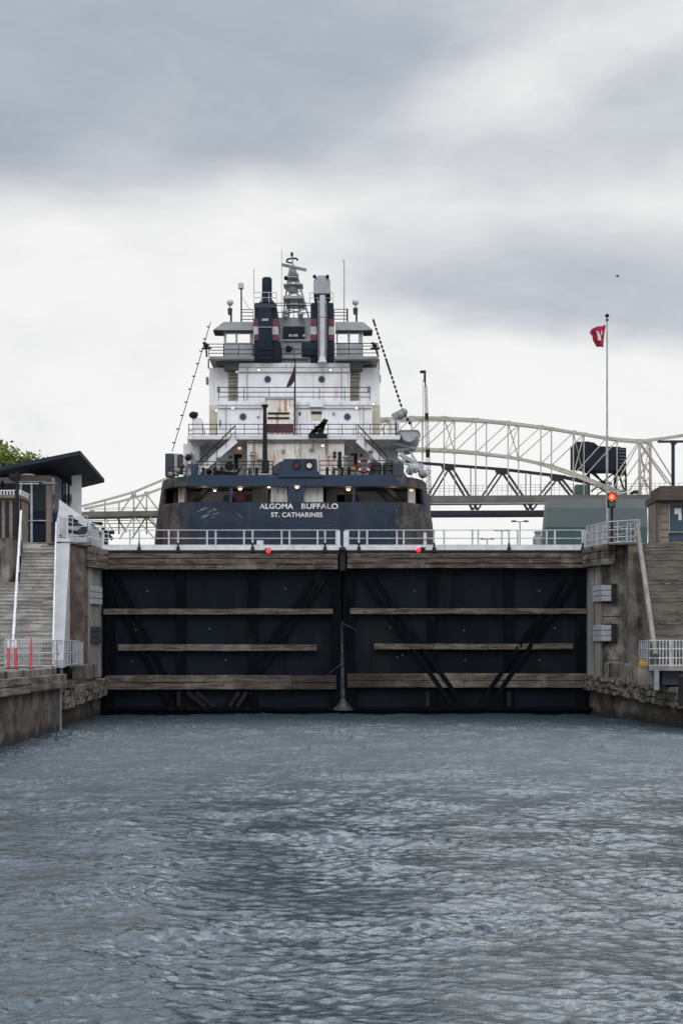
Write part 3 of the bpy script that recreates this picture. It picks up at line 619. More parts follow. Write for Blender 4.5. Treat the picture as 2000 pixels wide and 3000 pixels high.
for i in range(N):
    t = i / N; xl = 18.2 + 1.47 * t; yy = 69.0 + 8.9 * t; z = 3.56 + (LAND - 3.56) / N * (i + 1)
    mb.box(xl, 40, yy, yy + .5, 3.4, z)
    xx = xl + .02
    while xx < 30:
        x2 = xx + random.uniform(.5, 2.6)
        if random.random() < .6: mn.box(xx, x2, yy - .03, yy + .02, z - .05, z + .003)
        xx = x2
mb.build('flight', M['stepdark'], s2); tag(mn.build('nosing', M['concrete'], s2), kind='stuff')
mb = MB(); mb.cyl((19.22, 77.6, 12.6), (18.05, 68.6, 4.2), 0.15, n=10)
for t in (0, .25, .5, .75, .98): q = Vector((19.22, 77.6, 12.6)).lerp(Vector((18.05, 68.6, 4.2)), t); mb.cyl(q, q - Vector((0, 0, 1.1)), .05, n=6)
tag(mb.build('stair_handrail', M['paleconc']), 'thick pale pipe handrail sloping down beside the brown stone staircase', 'handrail')
# lower deck with picket railing
ld = thing('service_landing', 'concrete landing with dark steel front under the picket railing', 'landing', (20, 68.5, 3))
MB().prism([(17.7, 68.6, 3.30), (30, 68.6, 3.30), (30, 78, 3.30), (19.2, 78, 3.30), (18.6, 74.4, 3.30)], (0, 0, .25)).build('slab', M['paleconc'], ld)
MB().box(18.6, 30, 69.2, 76, 2.47, 3.297).build('steel_front', M['steeldark'], ld)
rr = thing('walkway_railing', 'white picket railing on the landing below the brown stone staircase', 'railing', (19, 68.5, 3.55))
MB().rail([(18.75, 75, 3.55), (17.72, 68.75, 3.55), (24, 68.75, 3.55)], [0.06, .48, 1.0, 1.5], 0.035, 1.35, .045).build('rails', M['galv'], rr)
mb = MB()
for i in range(18): x = 18.3 + i * 0.19; mb.box(x, x + .055, 68.73, 68.77, 3.55, 5.05)
mb.build('pickets', M['galv'], rr)
mb = MB(); mb.box(17.25, 17.62, 69.0, 69.4, 3.55, 3.8); mb.cyl((17.43, 69.2, 3.8), (17.43, 69.2, 3.92), .12)
tag(mb.build('yellow_bollard', M['yellow'], bevel=.04), 'small yellow mooring post beside the picket railing', 'bollard')
mb = MB(); mb.box(17.1, 18.0, 68.9, 69.9, 2.46, 3.548)
tag(mb.build('concrete_block', M['concrete'], bevel=.03), 'concrete block carrying the small yellow post by the picket railing', 'block')
mb = MB(); mb.cyl((18.05, 68.4, 2.2), (18.05, 68.4, 3.5), 0.16, n=12)
tag(mb.build('steel_bollard', M['steelblue']), 'blue grey steel post under the corner of the picket railing', 'bollard')
mb = MB(); mb.cyl((19.35, 66.8, 1.35), (19.35, 66.8, 3.0), 0.5, n=20); mb.cyl((19.35, 66.8, 3.0), (19.35, 66.8, 3.12), 0.5, 0.38, n=20); mb.cyl((19.35, 66.8, -1), (19.35, 66.8, 1.35), .16)
tag(mb.build('rubber_fender', M['black']), 'black rubber drum fender on a pile beside the canal wall edge', 'fender')
mb = MB()
mb.prism([(20.6, 72.5, 5.2), (21.6, 72.5, 5.2), (21.6, 72.5, 6.9), (21.2, 72.5, 6.6), (20.7, 72.5, 5.8)], (0, 2.0, 0)); mb.cyl((20.9, 72.4, 5.2), (20.9, 72.4, 3.56), .1); mb.cyl((21.4, 72.4, 5.2), (21.4, 72.4, 3.56), .1)
tag(mb.build('winch_housing', M['steeldark'], bevel=.05), 'dark sloping machine housing in front of the brown stone staircase', 'machine')
# signal, upper railing
ur = thing('pier_railing', 'galvanised railing on top of the pier around the traffic signal', 'railing', (18, 80, LAND))
MB().rail([(16.85, 82.1, LAND + .03), (17.62, 79.0, LAND + .03), (19.3, 77.8, LAND + .03)], [0.1, .45, .95, 1.5], .035, .8, .03).build('rails', M['galv'], ur)
MB().rail([(18.0, 82.4, LAND + .03), (19.4, 82.5, LAND + .03), (19.4, 77.7, LAND + .03)], [0.5, 1.0, 1.5], .035, 1.3, .035).build('rails', M['galv'], ur)
mb = MB()
for i in range(26): q = Vector((16.9, 82.0, LAND + .1)).lerp(Vector((17.62, 79.0, LAND + .1)), i / 25); mb.cyl(q, q + Vector((0, 0, 1.4)), .016, n=4)
mb.build('mesh_pickets', M['galv'], ur)
ys = 80.2; x = PX(1791, ys)
ts = thing('traffic_signal', 'red lit traffic signal on a dark pole above the lock pier', 'traffic signal', (x, ys, LAND))
MB().cyl((x, ys, LAND + .02), (x, ys, PZ(1485, ys)), .085, n=10).build('pole', M['black'], ts)
MB().pbox(1780, 1802, 1443, 1486, ys - .15, .35).build('housing', M['black'], ts, bevel=.04)
MB().cyl(P(1791, 1456, ys - .18), P(1791, 1456, ys - .28), .26, n=20).build('red_lens', M['signalred'], ts)
MB().ball(P(1791, 1456, ys - .28), .15, (1, .3, 1)).build('lamp_core', M['signalcore'], ts)
MB().cyl(P(1791, 1476, ys - .151), P(1791, 1476, ys - .2), .20, n=18).build('green_lens', M['signalgreen'], ts)
mb = MB()
for k in range(12):
    a0, a1 = math.pi * k / 12, math.pi * (k + 1) / 12; c = P(1791, 1456, ys - .16)
    for yy in (0,):
        p = [c + Vector((.27 * math.cos(t), 0, .27 * math.sin(t))) for t in (a0, a1)]
        mb.hexa([p[0], p[1], p[1] - Vector((0, .2, 0)), p[0] - Vector((0, .2, 0))] + [v + Vector((.02 * math.cos(a0), 0, .02 * math.sin(a0))) for v in (p[0], p[1], p[1] - Vector((0, .2, 0)), p[0] - Vector((0, .2, 0)))])
mb.build('visor', M['black'], ts)
tag(MB().cyl((18.3, 80.9, LAND + .03), (18.3, 80.9, LAND + 1.1), .25, n=14).ball((18.3, 80.9, LAND + 1.1), .25, (1, 1, .4)).build('mooring_post', M['fascia']), 'short brown post behind the pier railing by the traffic signal', 'bollard')
# flag and pole
yf = 95.0; fx = PX(1777, yf)
fp = thing('flagpole', 'tall pale flagpole with dark ball top behind the traffic signal', 'flagpole', (fx, yf, LAND))
MB().cyl((fx, yf, LAND), (fx, yf, PZ(930, yf)), .10, .055, n=10).build('pole', M['midgrey'], fp)
MB().ball((fx, yf, PZ(925, yf)), .16).build('ball_finial', M['black'], fp)
MB().cyl((fx, yf, PZ(940, yf)), (fx, yf, PZ(935, yf)), .11, n=8).build('truck', M['black'], fp)
def make_flag(name, Y, outline, mt, amp, parent=None):
    """cloth hung from the hoist: outline rows [(py, px_hoist, px_fly)] with folds that have depth"""
    rows, cols = 14, 16; v = []; f = []
    top = outline[0]; bot = outline[-1]
    for r in range(rows + 1):
        t = r / rows * (len(outline) - 1); i = min(int(t), len(outline) - 2); u = t - i
        a = [outline[i][k] * (1 - u) + outline[i + 1][k] * u for k in range(4)]
        for c in range(cols + 1):
            s = c / cols; px = a[1] * (1 - s) + a[3] * s; py = a[0] * (1 - s) + a[2] * s
            y = Y + amp * math.sin(s * 7.5 + r * .22) * s ** .6
            p = P(px, py, Y); v.append((p.x, y, p.z))
    for r in range(rows):
        for c in range(cols): k = r * (cols + 1) + c; f.append((k, k + 1, k + cols + 2, k + cols + 1))
    mb = MB(); mb.add(v, f, True); o = mb.build(name, mt, parent)
    s = o.modifiers.new('cloth', 'SOLIDIFY'); s.thickness = .02
    return o
fl = thing('flag', 'red flag with a pale white emblem flying from the tall flagpole', 'flag', (fx, yf, PZ(950, yf)))
make_flag('cloth', yf, [(951, 1773, 962, 1733), (958, 1772, 972, 1727), (975, 1769, 984, 1735), (995, 1767, 998, 1735), (1018, 1766, 1013, 1742)], M['flag'], .22, fl)
make_flag('emblem', yf - .26, [(970, 1750, 970, 1744), (977, 1754, 978, 1748), (984, 1758, 985, 1750), (998, 1760, 998, 1751)], M['flagwhite'], .04, fl)
make_flag('emblem_bar', yf - .26, [(968, 1762, 969, 1760), (982, 1762, 982, 1759)], M['flagwhite'], .02, fl)

# ------------------------------------------------------------ the lake freighter
TR = 98.0; CX = -4.05
ship = thing('cargo_ship', 'navy hulled lake freighter seen from astern with white deckhouse and twin funnels', 'ship', (CX, TR, 10))
def outline(z, y_end=285.0, inset=0.0, n=9):
    """plan of the rounded stern at height z (one side to the other)"""
    W = 12.05 - max(0, z - 14.5) * 0.16 - inset; flat = 8.5 - inset * .5; y0 = TR + inset; cy = 5.5
    right = [(CX + flat + (W - flat) * math.sin(t), y0 + cy * (1 - math.cos(t))) for t in [math.pi / 2 * k / n for k in range(n + 1)]]
    r = [(CX + flat * k / 6, y0) for k in range(1, 6)] + right + [(CX + W, y_end)]
    left = [(2 * CX - x, y) for x, y in reversed(r)]
    return left + [(CX, y0)] + r
def loft(levels, close_top=True, sel=None, y_end=285, part=None):
    mb = MB(); rings = [[(x, y, z) for x, y in outline(z, y_end)] for z in levels]
    n = len(rings[0])
    for a, b in zip(rings, rings[1:]):
        for i in range(n - 1):
            xm = (a[i][0] + a[i + 1][0]) / 2
            if part and not part(xm, (a[i][1] + a[i + 1][1]) / 2): continue
            mb.add([a[i], a[i + 1], b[i + 1], b[i]], [(0, 1, 2, 3)], True)
    if close_top: mb.add(rings[-1], [tuple(range(n))])
    return mb
Z0, ZL, ZB0, ZB1 = 9.6, 16.62, 17.92, 18.86
flatp = lambda x, y: abs(x - CX) < 8.7
loft([Z0, 11, 12.5, 14, 15.3, ZL], False, part=flatp).build('transom', M['navy'], ship)
loft([Z0, 11, 12.5, 14, 15.3, ZL], True, part=lambda x, y: not flatp(x, y)).build('hull_side', M['hullside'], ship)
# bow end
mb = MB(); mb.prism([(CX - 11.7, 285, Z0), (CX + 11.7, 285, Z0), (CX + 6, 293, Z0), (CX, 296, Z0), (CX - 6, 293, Z0)], (0, 0, 9)); mb.build('bow', M['hullside'], ship)
def band(z0, z1, thick, part, name, m, y_end=285):
    mb = MB(); a, b = outline(z0, y_end), outline(z1, y_end); ai, bi = outline(z0, y_end, thick), outline(z1, y_end, thick)
    for i in range(len(a) - 1):
        if part and not part((a[i][0] + a[i + 1][0]) / 2, (a[i][1] + a[i + 1][1]) / 2): continue
        q = [(*ai[i], z0), (*ai[i + 1], z0), (*a[i + 1], z0), (*a[i], z0), (*bi[i], z1), (*bi[i + 1], z1), (*b[i + 1], z1), (*b[i], z1)]
        mb.hexa([q[3], q[2], q[1], q[0], q[7], q[6], q[5], q[4]])
    return mb.build(name, m, ship)
band(ZB0, ZB1, .25, flatp, 'stern_bulwark', M['navytop'])
band(ZB0, ZB1 - .12, .25, lambda x, y: not flatp(x, y) , 'side_bulwark', M['hullside'])
band(ZL + .003, ZB0 - .003, .25, lambda x, y: y > TR + 2.1, 'side_plating', M['hullside'])
# poop deck slab over the mooring recess, bulkhead behind
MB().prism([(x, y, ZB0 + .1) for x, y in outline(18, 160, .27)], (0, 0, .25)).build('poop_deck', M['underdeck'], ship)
MB().pbox(530, 1200, 1416, 1486, 101.9, .3).build('mooring_bulkhead', M['midgrey'], ship)
for a, b, m in ((793, 843, 'white'), (889, 946, 'white'), (522, 540, 'white'), (1195, 1216, 'white')):
    MB().pbox(a, b, 1416, 1486, 98.6 if 700 < a < 1000 else 99.3, 1.6).build('white_locker', M['locker'], ship, bevel=.03)
for a, b, c, d, m in ((690, 720, 1442, 1470, 'maroon'), (655, 680, 1450, 1482, 'navy'), (740, 786, 1420, 1480, 'underdeck'), (955, 1010, 1425, 1482, 'underdeck'), (985, 1050, 1448, 1482, 'black'), (508, 520, 1440, 1486, 'maroon'), (1172, 1182, 1450, 1480, 'maroon'), (528, 548, 1436, 1484, 'shipgrey')):
    MB().pbox(a, b, c, d, 100.2, 1.0).build('mooring_gear', M[m], ship, bevel=.05)
for px in (676, 1036): MB().pbox(px - 4, px + 4, 1414, 1482, 98.1, .3).build('stern_post', M['navytop'], ship)
mb = MB(); mb.pbox(845, 889, 1400, 1474, TR + .03, 1.0); mb.build('stern_pillar', M['navytop'], ship)
for s, (a, b) in ((1, ((612, 1424), (566, 1476))), (1, ((1092, 1420), (1152, 1478))), (1, ((1122, 1420), (1182, 1478)))):
    MB().bar(P(*a, 100.0), P(*b, 100.0), .35, .6).build('inclined_ladder', M['black'], ship)
for i, (px, py, Y) in enumerate(((704, 1440, 98.9), (1020, 1440, 98.9), (600, 1444, 99.2), (1150, 1444, 99.2), (940, 1430, 99.3), (790, 1430, 99.3))):
    l = bpy.data.lights.new('deck_lamp_light', 'POINT'); l.energy = 16; l.color = (1, .80, .62); l.shadow_soft_size = .15
    o = bpy.data.objects.new('deck_lamp_light', l); C.objects.link(o); o.location = P(px, py, Y) - ship.location; o.parent = ship
# fairlead house on the stern
mb = MB()
prof = [(812, 1398), (818, 1384), (826, 1378), (828, 1348), (834, 1344), (924, 1344), (928, 1348), (929, 1376), (936, 1388), (950, 1392), (950, 1398)]
mb.prism([P(x, y, TR - .12) for x, y in prof], (0, 1.1, 0)); mb.build('stern_fairlead', M['navytop'], ship, bevel=.03)
for px in (869, 906):
    c = P(px, 1362, TR - .10); mb = MB(); mb.cyl(c, c - Vector((0, .14, 0)), .36, n=18)
    o = mb.build('fairlead_hole', M['black'], ship); mb = MB(); mb.cyl(c + Vector((0, -.142, -.08)), c + Vector((0, -.18, -.08)), .22, n=12); mb.build('roller', M['rusty' if px > 900 else 'maroon'], o)
mb = MB(); mb.prism([P(x, y, 98.6) for x, y in [(797, 1388), (800, 1366), (822, 1352), (845, 1352), (845, 1388)]], (0, 1, 0)); mb.build('winch_cover', M['steeldark'], ship)
# scrapes on the transom, chock holes
for k in range(14):
    x = 572 + random.uniform(0, 48); yy = 1492 + random.uniform(0, 28)
    MB().bar(P(x, yy, TR - .012), P(x + random.uniform(8, 26), yy - random.uniform(2, 12), TR - .012), .035, .02).build('paint_scrape', M['scrape'], ship)
MB().bar(P(692, 1502, TR - .012), P(708, 1516, TR - .012), .03, .02).build('paint_scrape', M['scrape'], ship)
for px in (507, 532):
    q = P(px, 1526, TR + 2.2 if px < 520 else TR + .9); MB().ball(q, .32, (1, .5, .6)).build('hull_chock', M['black'], ship)
def lettering(txt, px0, px1, py0, py1, name):
    cu = bpy.data.curves.new(name, 'FONT'); cu.body = txt; cu.extrude = .012; cu.offset = .024; cu.space_character = 1.05
    o = bpy.data.objects.new(name, cu); C.objects.link(o)
    dg = bpy.context.evaluated_depsgraph_get(); me = bpy.data.meshes.new_from_object(o.evaluated_get(dg)); bpy.data.objects.remove(o)
    xs = [v.co.x for v in me.vertices]; ys = [v.co.y for v in me.vertices]; y = TR - .015
    ax, bx, az, bz = PX(px0, y), PX(px1, y), PZ(py1, y), PZ(py0, y)
    for v in me.vertices:
        v.co = Vector((ax + (v.co.x - min(xs)) / (max(xs) - min(xs)) * (bx - ax), y - v.co.z, az + (v.co.y - min(ys)) / (max(ys) - min(ys)) * (bz - az))) - ship.location
    me.materials.clear(); me.materials.append(M['lettering'])
    o = bpy.data.objects.new(name, me); C.objects.link(o); o.parent = ship
    return o
lettering('ALGOMA', 760, 859, 1475, 1491, 'ship_name_lettering')
lettering('BUFFALO', 883, 990, 1475, 1491, 'ship_name_lettering')
lettering('ST. CATHARINES', 794, 945, 1501, 1515, 'home_port_lettering')
def lamp(px, py, Y, warm=True, r=.16):
    c = P(px, py, Y); o = MB().box(c.x - .22, c.x + .22, Y - .12, Y, c.z, c.z + .16).build('deck_lamp', M['grey'], ship)
    MB().ball((c.x, Y - .12, c.z - .04), r, (1, .7, .6)).build('bulb', M['lampwarm' if warm else 'lampwhite'], o)
for a in ((704, 1432, 99.3), (1020, 1434, 99.3), (1204, 1436, 99.2), (870, 1428, TR - .06)): lamp(*a)
for a in ((630, 1437, 99.5), (788, 1427, 98.4)): lamp(*a, warm=False, r=.12)
# ---- lower house
def pb(name, m, px0, px1, py0, py1, Y, d, bev=0.02, parent=ship): return MB().pbox(px0, px1, py0, py1, Y, d).build(name, M[m], parent, bevel=bev)
ZP = ZB0 + .352
def onpoop(px0, px1, py0, Y): return (PX(px0, Y), PX(px1, Y), PZ(py0, Y))
x0, x1, zt = onpoop(724, 1008, 1290, 105); MB().box(x0, x1, 105, 108.95, ZP, zt).build('poop_house', M['rusty'], ship, bevel=.03)
x0, x1, zt = onpoop(549, 1166, 1280, 109); MB().box(x0, x1, 109, 130, ZP, zt).build('side_house', M['white'], ship, bevel=.03)
x0, x1, zt = onpoop(537, 585, 1290, 107); MB().box(x0, x1, 107, 112, ZP, PZ(1300, 107)).build('side_house', M['white'], ship, bevel=.03)
MB().box(PX(724, 105) - 5.2, PX(1008, 105) + 4.9, 104.6, 130, PZ(1290, 105) + .003, PZ(1277, 105)).build('boat_deck', M['white'], ship, bevel=.03)
# recess doors, stair stringers
for px0, px1, py0, py1, m in ((670, 680, 1335, 1343, 'signalgreen'), (686, 697, 1330, 1375, 'black'), (1037, 1046, 1328, 1368, 'black'), (1054, 1062, 1330, 1338, 'signalgreen'), (696, 708, 1330, 1342, 'black'), (1028, 1036, 1328, 1334, 'black')):
    pb('door_fitting', m, px0, px1, py0, py1, 108.9, .08)
pb('door', 'black', 990, 1000, 1323, 1378, 104.9, .08)
for px, py in ((980, 1327), (980, 1337)): MB().cyl(P(px, py, 104.95), P(px, py, 104.88), .14, n=12).build('porthole', M['winglass'], ship)
lamp(702, 1312, 108.9); lamp(1030, 1308, 108.9); lamp(945, 1305, 104.95, False, .12)
for k, (a, b) in enumerate((((690, 1288), (586, 1378)), ((1048, 1287), (1126, 1357)))):
    mb = MB(); mb.bar(P(*a, 104.3), P(*b, 104.3), .62, .14); mb.build('stair_stringer', M['white'], ship)
    mb = MB(); s = -1 if k == 0 else 1
    u0 = P(a[0] + 0, a[1] - 42, 104.1); u1 = P(b[0] - s * (-6), b[1] - 22, 104.1)
    mb.cyl(u0, u1, .055, n=7); mb.cyl(u0 - Vector((0, 0, .55)), u1 - Vector((0, 0, .5)), .03, n=6)
    for i in range(5): q = u0.lerp(u1, i / 4); mb.cyl(q, q - Vector((0, 0, 1.1)), .03, n=6)
    mb.build('stair_handrail', M['darkrail'], ship)
# ---- boat deck house
def rail(px0, px1, pys, Y, r=.034, post=45, m='darkrail', base=None):
    mb = MB()
    for py in pys: mb.cyl(P(px0, py, Y), P(px1, py, Y), r * 1.15, n=6)
    n = max(1, round((px1 - px0) / post)); b = base or pys[-1]
    for i in range(n + 1): px = px0 + (px1 - px0) * i / n; mb.cyl(P(px, pys[0], Y), P(px, b, Y), r, n=6)
    return mb.build('railing', M[m], ship)
rail(553, 1165, (1243, 1257, 1271), 104.8, post=42, base=1277)
rail(553, 600, (1262, 1275, 1290), 106.8, post=30, base=1300)
pb('boat_deck_house', 'white', 637, 1090, 1175, 1279, 110, 8)
pb('beige_recess', 'beige', 613, 637.5, 1186, 1279, 113, 6); pb('beige_recess', 'beige', 1089.5, 1113, 1186, 1279, 113, 6)
pb('cornice', 'midgrey', 636, 1091, 1186, 1188, 109.95, .2, 0)
for px, py, Y in ((712, 1221, 110), (1017, 1221, 110), (784, 1111, 113), (942, 1111, 113)):
    o = MB().cyl(P(px, py, Y + .01), P(px, py, Y - .10), .36, n=20).build('porthole', M['grey'], ship)
    MB().cyl(P(px, py, Y - .101), P(px, py, Y - .13), .29, n=20).build('pane', M['blueglass'], o)
pb('casing', 'rusty', 780, 862, 1168, 1279, 109.2, 1.2); pb('casing_cap', 'midgrey', 776, 866, 1162, 1169, 109.1, 1.3)
for py in (1208, 1222): pb('louvre', 'black', 784, 848, py, py + 6, 109.15, .2, 0)
pb('canvas_dodger', 'maroon', 780, 860, 1244, 1268, 104.7, .08)
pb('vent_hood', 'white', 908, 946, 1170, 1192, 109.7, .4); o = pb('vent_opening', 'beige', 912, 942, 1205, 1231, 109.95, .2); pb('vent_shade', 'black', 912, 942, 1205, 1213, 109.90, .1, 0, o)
mb = MB(); mb.cyl(P(776, 1385, 104.0), P(776, 1192, 104.0), .24, .15, n=12); mb.cyl(P(776, 1192, 104), P(776, 1186, 104), .3, n=10); mb.cyl(P(775, 1385, 104), P(775, 1350, 104), .42, n=10); mb.build('derrick_post', M['darkrail'], ship)
for px in (682, 1044): lamp(px, 1195, 109.95, False, .12)
for px, py in ((634, 1203), (1093, 1184)): lamp(px, py, 112.9, False, .1)
# ---- next level
pb('accommodation_block', 'white', 698, 1025, 1063, 1176, 113, 8); pb('cornice', 'midgrey', 697, 1026, 1075, 1077, 112.95, .2, 0)
for a, b, c in ((613, 668, 1), (1054, 1112, -1)):
    pb('side_wing', 'white', a, b, 1077, 1190, 114, 9)
    pb('beige_recess', 'beige', *((667, 699) if c > 0 else (1024, 1055)), 1080, 1178, 114.1, 6)
    mb = MB()
    for i in range(9): mb.pbox(*((671, 694) if c > 0 else (1028, 1051)), 1086 + i * 10, 1088 + i * 10, 113.9, .19)
    mb.build('ladder', M['paleconc'], ship)
for px, py in ((606, 1114), (1111, 1108)): pb('side_box', 'shipgrey', px - 3, px + 4, py - 10, py + 10, 114.5, .6)
rail(641, 1083, (1135, 1149, 1163), 110.1, post=74, base=1176)
lamp(758, 1084, 112.95, False, .12); lamp(968, 1084, 112.95, False, .12); lamp(694, 1088, 114, False, .1); lamp(1029, 1085, 114, False, .1)
# ---- bridge deck with wings
for s in (-1, 1):
    q = (612, 744) if s < 0 else (980, 1108)
    MB().box(PX(q[0], 112), PX(q[1], 112), 112.2, 119, PZ(1052, 112.2), PZ(1044, 112.2)).build('bridge_deck', M['shipgrey'], ship)
    e, w, t = (613, 656, 700) if s < 0 else (1107, 1062, 1024)
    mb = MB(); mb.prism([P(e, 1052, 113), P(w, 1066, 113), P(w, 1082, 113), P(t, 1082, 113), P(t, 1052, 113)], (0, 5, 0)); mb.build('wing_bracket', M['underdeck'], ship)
    mb = MB(); mb.cyl(P(e + 2 * s, 1052, 113), P(e + 2 * s, 1080, 113), .07, n=6); mb.build('wing_post', M['darkrail'], ship)
    # wheelhouse side: open-windowed cabin one can look through
    a, b = (656, 740) if s < 0 else (985, 1062); Y0, Y1 = 114.0, 114.8
    mb = MB(); mb.pbox(a, b, 1004, 1046, Y0, .12); mb.box(PX(a, Y0), PX(b, Y0), Y1, Y1 + .12, PZ(1046, Y0), PZ(1004, Y0))
    mb.pbox(a, b, 943, 972, Y0, .12); mb.box(PX(a, Y0), PX(b, Y0), Y1, Y1 + .12, PZ(970, Y0), PZ(943, Y0)); mb.build('wheelhouse_wall', M['midgrey'], ship)
    mb = MB()
    for px in ((656, 663), (690, 696), (732, 740)) if s < 0 else ((985, 989), (1018, 1025), (1050, 1062)):
        mb.box(PX(px[0], Y0), PX(px[1], Y0), Y0 + .001, Y0 + .14, PZ(1004, Y0) + .002, PZ(972, Y0) - .002)
    for px in ((656, 660), (736, 740)) if s < 0 else ((985, 989), (1058, 1062)):
        mb.box(PX(px[0], Y0), PX(px[1], Y0), Y1 + .001, Y1 + .1, PZ(1004, Y0) + .002, PZ(970, Y0) - .002)
    mb.build('window_mullion', M['midgrey'], ship)
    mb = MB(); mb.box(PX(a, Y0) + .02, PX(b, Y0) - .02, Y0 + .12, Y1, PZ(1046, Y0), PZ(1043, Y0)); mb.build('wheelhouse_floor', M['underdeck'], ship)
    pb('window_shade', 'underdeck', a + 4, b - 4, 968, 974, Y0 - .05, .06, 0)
    tip = 625 if s < 0 else 1091; sh = 655 if s < 0 else 1064; inn = 742 if s < 0 else 982
    mb = MB(); mb.prism([P(tip, 966, 113.6), P(sh, 943, 113.6), P(inn, 943, 113.6), P(inn, 967, 113.6), P(sh, 967, 113.6)], (0, 1.5, 0)); mb.build('wheelhouse_roof', M['midgrey'], ship)
    mb = MB(); mb.prism([P(tip, 965.5, 113.62), P(tip + s * 0, 972, 113.62), P(sh, 973, 113.62), P(sh, 967.3, 113.62)], (0, 1.5, 0)); mb.build('roof_eave', M['black'], ship)
    # wing end searchlight, small gear
    q = P(604 if s < 0 else 1097, 1012, 113); mb = MB(); mb.ball(q, .24); mb.cyl(q, P(606 if s < 0 else 1108, 1046, 113), .09, n=7); mb.cyl(q + Vector((-.4, 0, -.3)), q + Vector((.5, 0, -.25)), .1, n=7); mb.cyl(q + Vector((-.3, 0, .25)), q + Vector((.1, 0, .1)), .12, n=7)
    mb.build('searchlight', M['black'], ship)
rail(612, 655, (1008, 1017, 1026, 1035), 113.2, post=43, base=1044); rail(1062, 1107, (1006, 1014, 1024, 1034), 113.2, post=45, base=1044)
rail(656, 742, (1008, 1024, 1037), 113.0, post=48, base=1044, m='darkrail'); rail(982, 1062, (1006, 1023, 1037), 113.0, post=40, base=1044)
rail(742, 982, (1023, 1037, 1051), 112.4, post=60, base=1062)
pb('bridge_front', 'midgrey', 812, 914, 930, 1062, 116.5, 5)
o = pb('bridge_window', 'steelblue', 826, 895, 954, 995, 116.42, .06, 0); pb('pane', 'winglass', 829, 892, 957, 993, 116.39, .02, 0, o)
for a, b in ((846, 857), (859, 873), (887, 895)): pb('painted_daylight', 'grey', a, b - 1, 979, 986, 116.37, .01, 0, o)  # pale blocks paint the daylight showing in the dark glass
pb('window_sill', 'grey', 824, 908, 995, 998, 116.3, .2, 0); pb('bridge_plate', 'grey', 818, 900, 1040, 1052, 116.3, .1, 0)
mb = MB(); mb.ball(P(845, 1022, 116.4), .3, (1, .5, 1)); mb.cyl(P(845, 1022, 116.3), P(858, 1018, 116.3), .07); mb.build('loudhailer', M['black'], ship)
# funnels
for s, (a, b, m0, m1, by) in enumerate(((743, 815, 757, 797, 1060), (909, 979, 928, 962, 1060))):
    f = pb('funnel', 'funnel', a + 2, b - (6 if s == 0 else 2), 886, by, 112.9, 4.5, .12)
    pb('funnel_foot', 'funnel', a, b + (6 if s == 0 else 0), 1000, by, 112.85, 4.6, .05)
    for yt, yb, m in ((934, 957, 'red'), (956.5, 980.5, 'bandwhite'), (980, 998, 'red')):
        MB().box(PX(a, 112.8), PX(b, 112.8), 112.78, 117.5, PZ(yb, 112.8), PZ(yt, 112.8)).build('funnel_band', M[m], ship)
    pb('funnel_door_casing', 'funnel', m0, m1, 900, 1058, 112.5, .35, .03)
    if s == 0:
        pb('funnel_plate', 'midgrey', 767, 786, 933, 940, 112.45, .1, 0); pb('ledge', 'midgrey', 758, 797, 957, 959, 112.4, .1, 0)
        mb = MB(); mb.cyl(P(782, 890, 114.5), P(782, 818, 114.5), .48, n=20); mb.cyl(P(782, 818, 114.5), P(782, 815, 114.5), .42, n=20); mb.cyl(P(782, 891, 114.5), P(782, 878, 114.5), .85, .5, n=20); mb.build('exhaust_stack', M['funnel'], ship)
        rail(744, 810, (857, 872), 113.0, post=22, base=888, m='galv'); pb('funnel_lip', 'steeldark', 744, 810, 891, 902, 112.75, .12, 0)
    else:
        rail(907, 976, (858, 873), 113.0, post=23, base=888, m='galv')
pb('locker', 'funnel', 883, 932, 1003, 1040, 112.6, 1.0, .03)
# big pale box (exhaust silencer) on its white trunk
prof = [(918, 860), (918, 822), (923, 812), (935, 806), (950, 806), (962, 811), (967, 822), (968, 860)]
mb = MB(); mb.prism([P(x, y, 112.6) for x, y in prof], (0, 2.6, 0)); mb.build('silencer_box', M['midgrey'], ship, bevel=.05)
for px in (921, 959): MB().ball(P(px, 810, 112.5), .17).build('horn', M['black'], ship)
mb = MB(); mb.pbox(921, 930, 860, 888, 113.2, .4); mb.pbox(955, 964, 860, 888, 113.2, .4); mb.pbox(920, 966, 861, 866, 113, 1); mb.build('silencer_stand', M['black'], ship)
mb = MB(); mb.cyl(P(944, 866, 112.2), P(944, 1050, 112.2), .26, n=14); mb.cyl(P(944, 1046, 112.2), P(944, 1062, 112.2), .28, .45, n=14); mb.build('white_trunk', M['grey'], ship)
mb = MB(); mb.cyl(P(955, 880, 112.3), P(955, 1050, 112.3), .07, n=8); mb.cyl(P(933, 880, 112.3), P(933, 1050, 112.3), .07, n=8)
for py in range(890, 1050, 9): mb.cyl(P(948, py, 112.15), P(956, py, 112.15), .035, n=5)
mb.build('trunk_ladder', M['shipgrey'], ship)
pb('trunk_collar', 'beige', 936, 952, 916, 928, 111.9, .6)
for a, b, pys in ((707, 742, (907, 915, 926, 936)), (978, 1016, (906, 915, 925, 935))): rail(a, b, pys, 115, post=30, base=942)
